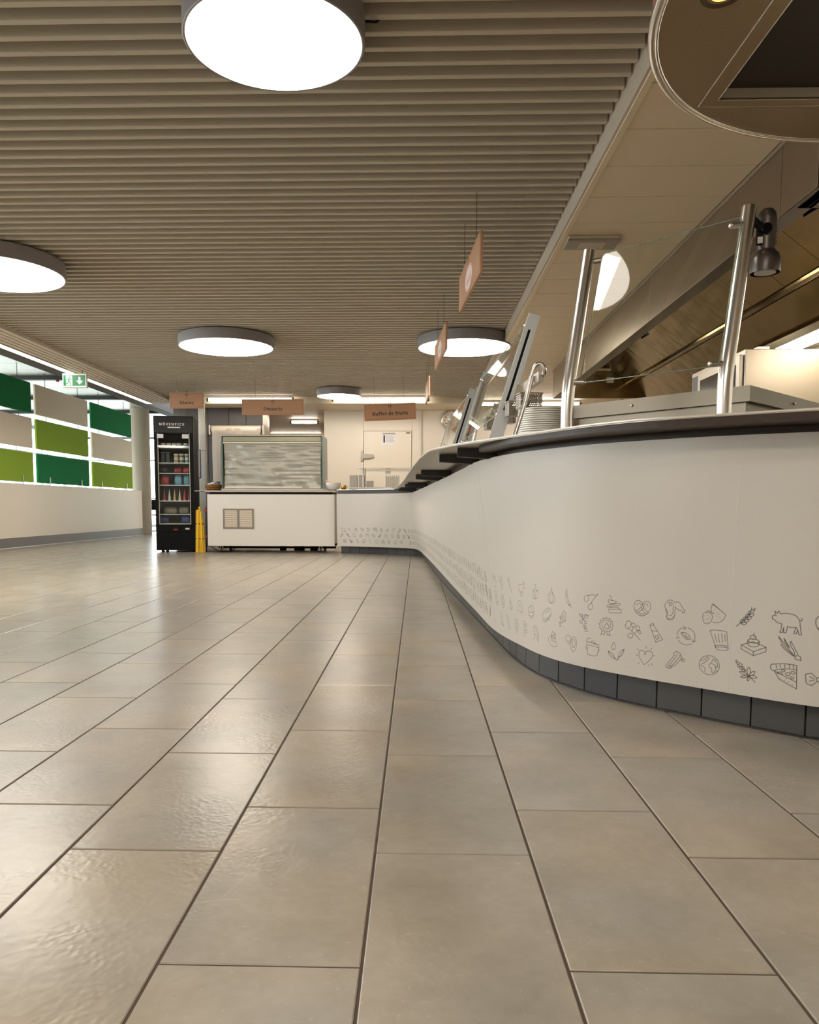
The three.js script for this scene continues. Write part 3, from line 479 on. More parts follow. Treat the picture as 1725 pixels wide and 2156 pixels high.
const emblem = (hue) => signFace(900, 230, (g, w, h) => { g.fillStyle = 'rgba(232,214,206,.9)'; g.beginPath(); g.ellipse(w * .5, h * .56, w * .17, h * .34, 0, 0, 7); g.fill(); g.strokeStyle = hue; g.lineWidth = 7; for (let i = 0; i < 5; i++) { g.beginPath(); g.moveTo(w * (.4 + i * .045), h * .74); g.quadraticCurveTo(w * (.42 + i * .045), h * .4, w * (.44 + i * .045), h * .72); g.stroke(); } g.lineWidth = 4; g.beginPath(); g.ellipse(w * .5, h * .56, w * .16, h * .31, 0, 0, 7); g.stroke(); });
for (const [lab, x0, z0, x1, z1, y, hue] of [['nearest wooden sign hung edge-on above the counter, with a red and white emblem', .345, -4.45, .278, -5.35, 1.965, 'rgb(190,80,80)'], ['second wooden sign hung edge-on above the counter, with a grey emblem', .232, -6.55, .167, -7.57, 1.965, 'rgb(110,110,112)'], ['farthest wooden sign hung edge-on above the counter, seen as a sliver', .135, -9.2, .105, -10.05, 1.965, 'rgb(120,110,100)']]) {
  const L = Math.hypot(x1 - x0, z1 - z0), turn = Math.atan2(-(z0 - z1), x0 - x1);
  sign(lab, L, emblem(hue), [(x0 + x1) / 2, y, (z0 + z1) / 2], turn);
}

// ---------- acoustic panels over the partition ----------
{
  const felt = (c) => std(c, .95, 0, { bumpMap: tileBump, bumpScale: .001 });
  const dark = felt(rgb(10, 122, 66)), beige = felt(rgb(238, 222, 200)), lime = felt(rgb(148, 178, 52));
  const cols = [[-11.08, -13.26], [-13.42, -15.54], [-15.73, -17.92]], rows = [[2.25, 2.765], [1.66, 2.17], [1.078, 1.585]];
  const look = [[dark, beige, dark], [beige, lime, beige], [lime, dark, lime]], word = new Map([[dark, 'dark green'], [beige, 'beige'], [lime, 'lime green']]);
  const rw = ['top row', 'middle row', 'bottom row'], cw = ['cut by the left picture edge', 'in the middle column', 'in the column by the round pillar'];
  const steelPin = std(rgb(190, 190, 186), .35, .9);
  for (let r = 0; r < 3; r++) for (let c = 0; c < 3; c++) {
    const t = thing('acoustic_panel', `${word.get(look[r][c])} felt acoustic panel, ${rw[r]}, ${cw[c]}`, 'acoustic panel', 'acoustic panels over the partition'), [z1, z0] = cols[c], [y0, y1] = rows[r];
    mesh('felt_board', rbx(-6.6, -6.55, y0, y1, z0, z1, .018, 3), look[r][c], t);
    for (const z of [z0 + .4, z1 - .4]) {
      const top = r === 0 ? 3.0 : rows[r - 1][0];
      mesh('cable', rod([-6.575, y1 - .01, z], [-6.575, top, z], .005, 6), charcoal, t);
      if (r === 2) mesh('clip', rbx(-6.62, -6.535, 1.045, 1.19, z - .012, z + .012, .003, 1), steelPin, t);
    }
  }
}
// exit sign
{
  const map = tex(512, 256, (g, w, h) => {
    g.fillStyle = '#eaf4ea'; g.fillRect(0, 0, w, h); g.fillStyle = '#08763c'; g.fillRect(14, 14, w - 28, h - 28);
    g.fillStyle = '#f4faf4'; g.fillRect(70, 26, 140, 204);                                   // doorway
    g.fillStyle = '#08763c'; g.beginPath(); g.arc(158, 56, 17, 0, 7); g.fill();
    g.strokeStyle = '#08763c'; g.lineCap = g.lineJoin = 'round'; g.lineWidth = 26; g.beginPath(); g.moveTo(140, 92); g.lineTo(128, 140); g.stroke();
    g.lineWidth = 15; g.beginPath(); g.moveTo(142, 84); g.lineTo(100, 92); g.lineTo(86, 122); g.moveTo(144, 88); g.lineTo(172, 116); g.lineTo(200, 112); g.stroke();
    g.lineWidth = 18; g.beginPath(); g.moveTo(130, 142); g.lineTo(164, 166); g.lineTo(158, 214); g.moveTo(126, 144); g.lineTo(110, 186); g.lineTo(66, 192); g.stroke();
    g.fillStyle = '#f4faf4'; g.fillRect(346, 50, 44, 90); g.beginPath(); g.moveTo(292, 132); g.lineTo(444, 132); g.lineTo(368, 214); g.fill();
  });
  const t = thing('exit_sign', 'green and white running-man exit sign with down arrow', 'exit sign', null, [-4.46, 2.212, -10.2]);
  mesh('case', rbx(-.16, .16, 0, .183, -.045, 0, .006), white, t);
  mesh('pictogram', new THREE.PlaneGeometry(.306, .155).translate(0, .0915, .0015), std(0xffffff, .4, 0, { map, emissive: 0xffffff, emissiveMap: map, emissiveIntensity: .1 }), t);
  for (const x of [-.12, .12]) mesh('hanger', rod([x * .8, .182, -.025], [x * .8, .219, -.025], .004, 6), charcoal, t);
}

// ---------- upright freezer with ice creams ----------
{
  const F = thing('upright_freezer', 'tall black glass-door ice cream freezer beside the dessert counter', 'freezer', null, [-3.55, 0, -11.4], .17);
  const w = .28, d = .62, H = 1.985, gx0 = -.235, gx1 = .225, gy0 = .41, gy1 = 1.74;
  mesh('body', merge(bx(-w, -w + .03, .03, H, -d, -.04), bx(w - .03, w, .03, H, -d, -.04), bx(-w + .03, w - .03, .03, H, -d, -d + .03), bx(-w + .03, w - .03, 1.76, H, -d + .03, -.04), bx(-w + .03, w - .03, .03, .39, -d + .03, -.04)), black, F);
  mesh('liner', bx(-w + .031, w - .031, .391, 1.759, -d + .031, -d + .036), std(rgb(84, 84, 82), .6), F);
  for (const x of [-.2, .2]) for (const z of [-.55, -.1]) mesh('foot', cyl(.02, .025, .03, 12).translate(x, .015, z), charcoal, F);
  const head = tex(512, 220, (g, W, h) => { g.fillStyle = 'rgb(12,12,13)'; g.fillRect(0, 0, W, h); g.fillStyle = '#e9e6e2'; g.font = 'bold 46px sans-serif'; g.textAlign = 'left'; const s = 'MÖVENPICK'; let x = 62; for (const ch of s) { g.fillText(ch, x, 120); x += g.measureText(ch).width + 9; } g.fillRect(178, 138, 170, 16); });
  const door = mesh('door_frame', merge(bx(-w, gx0, gy0, gy1, -.04, 0), bx(gx1, w, gy0, gy1, -.04, 0), bx(-w, w, gy1, H, -.04, 0), bx(-w, w, .3, gy0, -.04, 0), bx(-w, w, .035, .295, -.04, -.006)), blackGloss, F);
  mesh('header_print', new THREE.PlaneGeometry(.54, .232).translate(0, 1.86, .0012), std(0xffffff, .3, 0, { map: head }), door);
  mesh('badge_print', bx(.14, .2, .335, .36, 0, .002), std(rgb(210, 208, 204), .5), door);
  mesh('badge_print', bx(-.03, .03, .325, .345, 0, .002), std(rgb(150, 50, 48), .5), door);
  for (const x of [-.19, .165]) mesh('price_card', bx(x - .045, x + .045, 1.665, 1.725, 0, .002), std(rgb(226, 222, 224), .6), door);
  mesh('inner_frame', merge(bx(gx0, gx0 + .012, gy0, gy1, -.04, -.02), bx(gx1 - .012, gx1, gy0, gy1, -.04, -.02), bx(gx0, gx1, gy0, gy0 + .012, -.04, -.02)), steelSatin, F);
  mesh('glass', new THREE.PlaneGeometry(gx1 - gx0, gy1 - gy0).translate((gx0 + gx1) / 2, (gy0 + gy1) / 2, -.012), glassMat, F);
  const SH = [1.54, 1.315, 1.165, .992, .76, .563, .425];
  for (const y of SH) mesh('shelf', rbx(-w + .032, w - .032, y - .012, y, -.5, -.06, .002, 1), std(rgb(200, 205, 205), .35, .5), F);
  const base = F.position, at2 = (x, y, z) => [base.x + x * Math.cos(.17) + z * Math.sin(.17), y, base.z - x * Math.sin(.17) + z * Math.cos(.17)];
  // contents: every tub, pouch, cone and bag is a thing
  const tubG = merge(cyl(.034, .03, .06, 18).translate(0, .03, 0)), lidG = cyl(.0355, .0355, .008, 18).translate(0, .064, 0), bandG = cyl(.0338, .032, .026, 18, true).translate(0, .032, 0);
  function tub(x, y, z, c, label) { const t = thing('ice_cream_tub', label, 'ice cream tub', 'ice cream tubs in the freezer', at2(x, y, z)); mesh('cup', tubG, std(rgb(213, 207, 196), .5), t); mesh('lid', lidG, whiteGloss, t); const b = mesh('band', bandG, std(c, .5), t); b.scale.set(1.012, 1, 1.012); return t; }
  const cc = [rgb(150, 69, 59), rgb(206, 179, 59), rgb(190, 169, 140), rgb(169, 59, 59), rgb(119, 150, 150)];
  [-.18, -.1, -.02, .05, .15].forEach((x, k) => tub(x, 1.54, -.2, cc[k], `small ice cream tub on top freezer shelf, ${['first', 'second', 'third', 'fourth', 'last'][k]} from left`));
  for (let r = 0; r < 2; r++) [0, .078, .156].forEach((x, k) => tub(x + .005, 1.315 + r * .069, -.2, [rgb(190, 150, 90), rgb(119, 96, 69), rgb(90, 140, 140)][k], `ice cream tub on second freezer shelf, ${['lower', 'upper'][r]} layer, ${['left', 'middle', 'right'][k]} one`));
  const pouch = (w2, h, c, label, x, y, z, group) => { const g = new THREE.SphereGeometry(1, 20, 14); const p = g.attributes.position; for (let i = 0; i < p.count; i++) { const yy = p.getY(i), k = 1 - Math.pow(Math.abs(yy), 6) * .35; p.setXYZ(i, Math.sign(p.getX(i)) * Math.pow(Math.abs(p.getX(i)), .5) * w2 / 2 * k, (Math.sign(yy) * Math.pow(Math.abs(yy), .6) + 1) * h / 2, p.getZ(i) * .035); } g.computeVertexNormals(); const t = thing('frozen_pack', label, 'frozen pack', group, at2(x, y, z), .17); mesh('pouch', g, std(c, .35), t); mesh('seal', rbx(-w2 * .42, w2 * .42, h * .985, h * 1.06, -.003, .003, .001, 1), std(c, .4), t); return t; };
  const G = 'frozen packs in the freezer';
  pouch(.1, .085, rgb(35, 35, 46), 'dark frozen pack on third freezer shelf, at left', -.17, 1.165, -.19, G);
  pouch(.12, .08, rgb(150, 35, 43), 'red frozen pack on third freezer shelf, in middle', .03, 1.165, -.19, G);
  pouch(.1, .085, rgb(162, 43, 46), 'red frozen pack on third freezer shelf, at right', .15, 1.165, -.19, G);
  pouch(.12, .13, rgb(169, 43, 51), 'red and white frozen pack on fourth freezer shelf, at left', -.16, .992, -.19, G);
  pouch(.11, .14, rgb(109, 159, 181), 'pale blue frozen pack on fourth freezer shelf, in middle', .03, .992, -.19, G);
  pouch(.1, .145, rgb(103, 151, 169), 'pale blue frozen pack on fourth freezer shelf, at right', .155, .992, -.19, G);
  pouch(.18, .1, rgb(41, 59, 112), 'blue frozen bag on freezer floor, at left', -.2, .425, -.2, G);
  pouch(.14, .11, rgb(51, 71, 129), 'blue frozen bag on freezer floor, at right', .13, .425, -.2, G);
  pouch(.2, .09, rgb(128, 121, 96), 'olive frozen bag on sixth freezer shelf, at left', -.1, .563, -.24, G);
  pouch(.16, .1, rgb(119, 118, 96), 'olive frozen bag on sixth freezer shelf, at right', .1, .563, -.24, G);
  [-.18, -.105, -.03, .045, .115, .185].forEach((x, k) => {
    const c = [rgb(190, 69, 69), rgb(219, 213, 206), rgb(196, 159, 109), rgb(209, 190, 150), rgb(206, 59, 79), rgb(169, 50, 59)][k];
    const t = thing('wrapped_cone', `pointed wrapped ice cream cone on fifth freezer shelf, ${['first', 'second', 'third', 'fourth', 'fifth', 'last'][k]} from left`, 'ice cream cone', 'wrapped cones in the freezer', at2(x, .76, -.2));
    mesh('wrapper', cyl(.002, .024, .165, 14).translate(0, .0905, 0), std(c, .35), t); mesh('cap', cyl(.024, .021, .008, 14).translate(0, .004, 0), whiteGloss, t);
  });
  [-.19, -.12].forEach((x, k) => { const t = thing('ice_cream_stick', `dark wrapped ice cream standing on second freezer shelf, ${k ? 'second' : 'first'} from left`, 'ice cream', 'wrapped sticks in the freezer', at2(x, 1.315, -.22), .17); mesh('wrapper', rbx(-.028, .028, 0, .15, -.012, .012, .01, 3), std(rgb(59, 62, 69), .3), t); mesh('crimp', rbx(-.03, .03, .15, .165, -.002, .002, .001, 1), std(rgb(119, 121, 128), .3), t); });
}
// folded yellow barrier leaning beside the freezer
{
  const t = thing('folding_barrier', 'folded yellow barrier standing between black freezer and dessert counter', 'barrier', null, [-3.2, 0, -11.45]);
  const y = std(rgb(236, 186, 10), .45);
  [[-.06, .0, -.055, .62], [-.035, .02, -.03, .63], [-.005, 0, -.01, .655], [.03, .015, .008, .6], [.055, -.01, .028, .5]].forEach(([a, z, b, h]) => mesh('slat', bar([a, 0, z], [b, h, z - .03], .024, .018, [1, 0, 0]), y, t));
  mesh('top_knob', new THREE.SphereGeometry(.02, 14, 10).translate(-.012, .655, -.03), y, t);
  for (const [yy] of [[.2], [.42]]) mesh('pivot', rod([-.07, yy, -.005], [.05, yy, -.005], .007, 8), charcoal, t);
  mesh('reflector', bx(.06, .09, .6, .64, -.03, -.02), std(rgb(170, 40, 40), .4), t); mesh('reflector', bx(.07, .095, .22, .25, -.03, -.02), std(rgb(170, 40, 40), .4), t);
  mesh('stand_bar', bar([.08, 0, -.04], [.078, .66, -.045], .014, .014, [1, 0, 0]), black, t);
}

// ---------- dessert counter on castors with display case ----------
{
  const D = thing('dessert_counter', 'white dessert counter on castors with steel top and double vent grille', 'counter', null, [-2.13, 0, -11.35]);
  mesh('cabinet', merge(bx(-.93, .935, .10, .852, -.02, 0), bx(-.93, -.91, .10, .852, -.75, -.02), bx(.915, .935, .10, .852, -.75, -.02), bx(-.93, .935, .10, .13, -.75, -.02)), std(rgb(230, 224, 214), .45), D);
  mesh('recess', bx(-.9, .9, .852, .885, -.72, -.03), black, D);
  mesh('worktop', rbx(-.95, .955, .885, .91, -.78, .012, .004, 1), steelSatin, D);
  mesh('shelf_flap', rbx(-1.115, -.95, .895, .907, -.4, 0, .003, 1), steelSatin, D);
  const vent = mesh('vent_frame', merge(bx(-.7, -.25, .625, .645, 0, .012), bx(-.7, -.25, .352, .372, 0, .012), bx(-.7, -.68, .372, .625, 0, .012), bx(-.27, -.25, .372, .625, 0, .012), bx(-.49, -.46, .372, .625, 0, .012)), std(rgb(140, 132, 122), .4, .5), D);
  mesh('vent_back', bx(-.69, -.26, .36, .64, .0005, .002), std(rgb(196, 176, 158), .6), vent);
  for (let k = 0; k < 9; k++) for (const x of [-.585, -.365]) mesh('vane', rbx(x - .093, x + .093, .382 + k * .027, .402 + k * .027, .002, .009, .002, 1), cream, vent);
  for (const [x, z] of [[-.75, -.09], [.72, -.09], [-.75, -.65], [.72, -.65]]) { const c = mesh('castor_fork', merge(bx(x - .022, x - .016, .03, .1, z - .015, z + .015), bx(x + .016, x + .022, .03, .1, z - .015, z + .015)), steelSatin, D); mesh('wheel', cyl(.035, .035, .028, 20).rotateZ(Math.PI / 2).translate(x, .035, z), charcoal, c); }
  mesh('cross_member', bx(-.9, .9, .04, .07, -.55, -.5), black, D);
  mesh('compressor', merge(cyl(.08, .08, .1, 20).translate(.35, .06, -.45), cyl(.06, .06, .1, 20).translate(.58, .06, -.4), cyl(.05, .05, .1, 20).translate(.1, .06, -.45)), black, D);
  mesh('cable', tube([[-.93, .1, -.1], [-.8, .03, -.06], [-.62, .02, -.1], [-.55, .08, -.2]], .006, 30, 8), black, D);
  // display case with pulled blind
  const C = thing('display_case', 'glass display case with silver night blind pulled down on dessert counter', 'display case', null, [-2.11, .911, -11.4]);
  const green = std(rgb(92, 112, 104), .3, .3);
  mesh('base_rail', rbx(-.74, .75, 0, .025, -.6, .0, .004, 1), steelSatin, C);
  for (const x of [-.735, .735]) mesh('side_glass', rbx(x - .006, x + .006, .025, .79, -.6, 0, .002, 1), green, C);
  for (const x of [-.727, .727]) mesh('corner_post', bar([x, .025, -.012], [x, .78, -.012], .014, .012, [1, 0, 0]), green, C);
  mesh('top', rbx(-.742, .742, .785, .805, -.6, .01, .005, 2), steelSatin, C);
  mesh('blind_box', rbx(-.72, .72, .70, .785, -.09, -.01, .012, 2), std(rgb(150, 148, 128), .35, .6), C);
  mesh('top_rail', rbx(-.72, .72, .68, .702, -.03, -.008, .005, 1), std(rgb(222, 216, 200), .4, .4), C);
  const bl = new THREE.PlaneGeometry(1.43, .66, 90, 60), p = bl.attributes.position;
  for (let i = 0; i < p.count; i++) { const x = p.getX(i), y = p.getY(i), f = vnoise(N16, 16, x * .55 + y * .4 + 2, y * .6 + 1) - .5, h = vnoise(N48, 48, x * .06 + 3, y * .75 + 2) - .5; p.setZ(i, f * .03 * (1.05 - (y + .33)) + h * .012); p.setX(i, x * (1 - Math.pow(Math.max(0, (.33 - Math.abs(y)) / .33), .8) * .012)); }
  bl.computeVertexNormals();
  mesh('blind', bl.translate(0, .355, -.035), std(rgb(168, 164, 152), .4, .5, { bumpMap: tileBump, bumpScale: .0012, side: THREE.DoubleSide }), C);
  mesh('blind_bar', rbx(-.71, .71, .03, .062, -.05, -.012, .006, 2), std(rgb(226, 218, 204), .4), C);
  mesh('pull_grip', rbx(.44, .54, .045, .06, -.012, .004, .004, 1), std(rgb(150, 140, 100), .4, .5), C);
  mesh('back_panel', bx(-.72, .72, .025, .785, -.6, -.59), anthracite, C);
}
// basket of cutlery sachets, bowls and little things on the dessert counter
{
  const t = thing('wicker_basket', 'brown wicker basket on the left end of dessert counter', 'basket', null, [-3.0, .908, -11.5]);
  const prof = [[.085, 0], [.115, .05], [.122, .085]]; const wick = std(rgb(150, 100, 40), .8), w2 = std(rgb(112, 70, 26), .8);
  mesh('bowl', lathe([[0, .004], ...prof, [.114, .085], [.1, .04], [0, .01]], 28), wick, t);
  for (let k = 0; k < 5; k++) mesh('strand', new THREE.TorusGeometry(.09 + .034 * Math.sqrt((k + .5) / 5), .0065, 6, 36).rotateX(Math.PI / 2).translate(0, .012 + k * .017, 0), k % 2 ? wick : w2, t);
  for (let k = 0; k < 18; k++) { const a = k / 18 * 6.283; mesh('stake', rod([Math.cos(a) * .09, .003, Math.sin(a) * .09], [Math.cos(a) * .124, .086, Math.sin(a) * .124], .005, 6), k % 2 ? w2 : wick, t); }
  const s = thing('sachet_pile', 'white paper sachets heaped in the wicker basket', 'sachets', null, [-3.0, .96, -11.5]);
  for (let k = 0; k < 9; k++) { const m = mesh('sachet', rbx(-.035, .035, 0, .012, -.022, .022, .004, 1), k % 3 ? whiteGloss : std(rgb(150, 140, 160), .5), s); m.position.set((rnd() - .5) * .1, .012 + k * .006, (rnd() - .5) * .09); m.rotation.set((rnd() - .5) * .7, rnd() * 3, (rnd() - .5) * .7); }
  const b = thing('salad_bowl', 'white round bowl standing right of the display case', 'bowl', null, [-1.235, .911, -11.5]);
  mesh('bowl', lathe([[0, .004], [.06, 0], [.1, .03], [.118, .075], [.125, .115], [.117, .115], [.11, .075], [.09, .035], [0, .012]], 40), whiteGloss, b);
  const n = thing('napkin', 'folded pink napkin laid over the white bowl', 'napkin', null, [-1.3, 1.026, -11.52]);
  mesh('cloth', rbx(-.05, .06, 0, .03, -.05, .05, .012, 3).rotateZ(-.35), std(rgb(226, 190, 180), .8), n); mesh('hem', rbx(-.045, .055, -.006, 0, -.045, .045, .002, 1).rotateZ(-.35), white, n);
  const y = thing('brass_cup', 'small gold coloured cup beside the white bowl', 'cup', null, [-1.065, .921, -11.4]);
  mesh('cup', lathe([[0, 0], [.028, 0], [.04, .03], [.036, .065], [.033, .065], [.036, .03], [0, .008]], 24), std(rgb(190, 140, 50), .25, .9), y); mesh('handle', new THREE.TorusGeometry(.016, .004, 8, 18, Math.PI).rotateZ(-Math.PI / 2).translate(.036, .035, 0), std(rgb(190, 140, 50), .25, .9), y);
}
// things at the dark wall: film roll, plate rack, papers, whiteboard strip
{
  const t = thing('film_roll', 'wide roll of clear plastic film on brackets with hanging sheet on dark wall', 'film roll', null, [-3.08, 0, -13.4]);
  const film = std(rgb(222, 208, 192), .35);
  mesh('roll', cyl(.075, .075, .84, 28).rotateZ(Math.PI / 2).translate(0, 1.98, 0), film, t);
  for (const x of [-.46, .46]) mesh('bracket', rbx(x - .012, x + .012, 1.9, 2.06, -.098, .05, .006, 1), white, t);
  mesh('core', cyl(.025, .025, .9, 16).rotateZ(Math.PI / 2).translate(0, 1.98, 0), charcoal, t);
  const g = new THREE.PlaneGeometry(.82, .9, 40, 10), p = g.attributes.position; for (let i = 0; i < p.count; i++) p.setZ(i, Math.sin(p.getX(i) * 34) * .008 + Math.sin(p.getX(i) * 13 + p.getY(i) * 5) * .01); g.computeVertexNormals();
  mesh('hanging_sheet', g.translate(0, 1.55, .07), new THREE.MeshPhysicalMaterial({ color: rgb(236, 226, 214), roughness: .5, transmission: .55, thickness: 0, side: THREE.DoubleSide }), t);
  const r = thing('tray_rack', 'white ladder-like tray rack left of the display case', 'rack', null, [-2.98, 0, -12.5]);
  for (const x of [-.15, .12]) mesh('upright', rbx(x - .013, x + .013, 0, 1.72, -.013, .013, .003, 1), white, r);
  for (let k = 0; k < 9; k++) mesh('rung', rbx(-.14, .11, .18 + k * .185, .205 + k * .185, -.01, .01, .003, 1), white, r);
  for (const x of [-.15, .12]) mesh('upright', rbx(x - .013, x + .013, 0, 1.72, -.363, -.337, .003, 1), white, r);
  const ptex = tex(128, 180, (g2, w, h) => { g2.fillStyle = '#efe2de'; g2.fillRect(0, 0, w, h); g2.fillStyle = '#6a6060'; for (let i = 0; i < 10; i++) g2.fillRect(12, 14 + i * 16, 40 + rnd() * 60, i % 4 ? 3 : 7); });
  for (const [x, y, l] of [[-3.3, 1.5, 'printed sheet on dark wall under the film roll, upper one'], [-3.3, 1.16, 'printed sheet on dark wall under the film roll, lower one']]) { const q = thing('wall_sheet', l, 'paper sheet', 'papers on the dark wall', [x, y, -13.497]); mesh('paper', bx(-.1, .11, -.16, .16, 0, .003), std(0xffffff, .7, 0, { map: ptex }), q); mesh('tape', bx(-.03, .03, .15, .175, .003, .005), white, q); }
  const c = thing('cutting_board', 'white cutting board with blue edge hung beside the freezer', 'cutting board', null, [-3.46, 1.03, -12.3]);
  mesh('board', rbx(-.045, .04, .1, .53, -.01, .01, .008, 3), whiteGloss, c); mesh('edge_band', rbx(-.04, .052, .09, .54, -.02, -.0105, .004, 2), std(rgb(50, 80, 150), .5), c); mesh('hook', rod([0, .53, -.015], [0, .56, -.6], .006, 8), steelSatin, c);
}
// shelf cupboard inside the back kitchen, seen over the display case
{
  const t = thing('kitchen_cupboard', 'cream wall cupboards in the back kitchen above the display case', 'cupboard', null, [-3.925, 1.5, -17]);
  mesh('carcass', bx(-.03, .32, 0, .7, -2, 2), cream, t);
  for (let k = 0; k < 5; k++) { const d = mesh('door', rbx(.32, .34, .01, .69, -1.99 + k * .8, -1.21 + k * .8, .004, 1), cream, t); mesh('handle', rbx(.34, .36, .3, .42, -1.9 + k * .8, -1.88 + k * .8, .004, 1), charcoal, d); }
  const s = thing('dark_locker', 'dark tall locker in the back kitchen right of the display case', 'locker', null, [-1.9, 0, -16.6]);
  mesh('body', rbx(-.22, .25, 0, 1.75, -.4, 0, .006, 1), blackGloss, s); mesh('door', rbx(-.21, .24, .02, 1.73, 0, .02, .004, 1), black, s);
  const f = thing('ceiling_speaker', 'small square ceiling speaker in the back kitchen', 'speaker', null, [-2.2, 2.335, -15.9]); mesh('box', rbx(-.09, .09, 0, .031, -.09, .09, .005, 1), cream, f); mesh('grille', cyl(.06, .06, .004, 24).translate(0, -.002, 0), plankMat, f);
}
// clock
{
  const map = tex(256, 256, (g, w) => { g.fillStyle = '#f2eadc'; g.fillRect(0, 0, w, w); g.fillStyle = '#2c2a28'; g.font = 'bold 30px sans-serif'; g.textAlign = 'center'; g.textBaseline = 'middle'; for (let k = 1; k <= 12; k++) { const a = k / 12 * Math.PI * 2; g.fillText(String(k), 128 + Math.sin(a) * 94, 128 - Math.cos(a) * 94); } });
  const t = thing('wall_clock', 'round wall clock with silver rim on cream wall', 'clock', null, [.6, 2.19, -13.9]);
  mesh('rim', lathe([[.14, .05], [.15, .07], [.17, .07], [.185, .04], [.185, .0], [0, 0]], 48).rotateX(Math.PI / 2), steelPost, t);
  mesh('dial', new THREE.CircleGeometry(.148, 40).translate(0, 0, .045), std(0xffffff, .5, 0, { map }), t);
  for (const [a, l, w] of [[.9, .07, .01], [-2.2, .11, .007]]) mesh('hand', bar([0, 0, .052], [Math.sin(a) * l, Math.cos(a) * l, .052], w, .003, [Math.cos(a), -Math.sin(a), 0]), black, t);
}
// chair and table glimpsed between pillar and freezer
{
  const t = thing('cafe_chair', 'dark chair glimpsed between round pillar and black freezer', 'chair', null, [-6.95, 0, -20.4], .4);
  mesh('seat', rbx(-.21, .21, .44, .47, -.21, .21, .012, 2), black, t); mesh('backrest', rbx(-.2, .2, .58, .86, -.22, -.2, .01, 2), black, t);
  for (const x of [-.18, .18]) for (const z of [-.19, .19]) mesh('leg', rod([x, 0, z * 1.1], [x * .95, z < 0 ? .86 : .45, z], .011, 8), steelSatin, t);
  const q = thing('cafe_table', 'grey table glimpsed between round pillar and black freezer', 'table', null, [-7.4, 0, -21.2]);
  mesh('tabletop', rbx(-.5, .5, .72, .75, -.4, .4, .008, 2), anthracite, q); mesh('column', cyl(.035, .035, .72, 16).translate(0, .36, 0), steelSatin, q); mesh('foot', cyl(.25, .27, .02, 24).translate(0, .01, 0), anthracite, q);
}

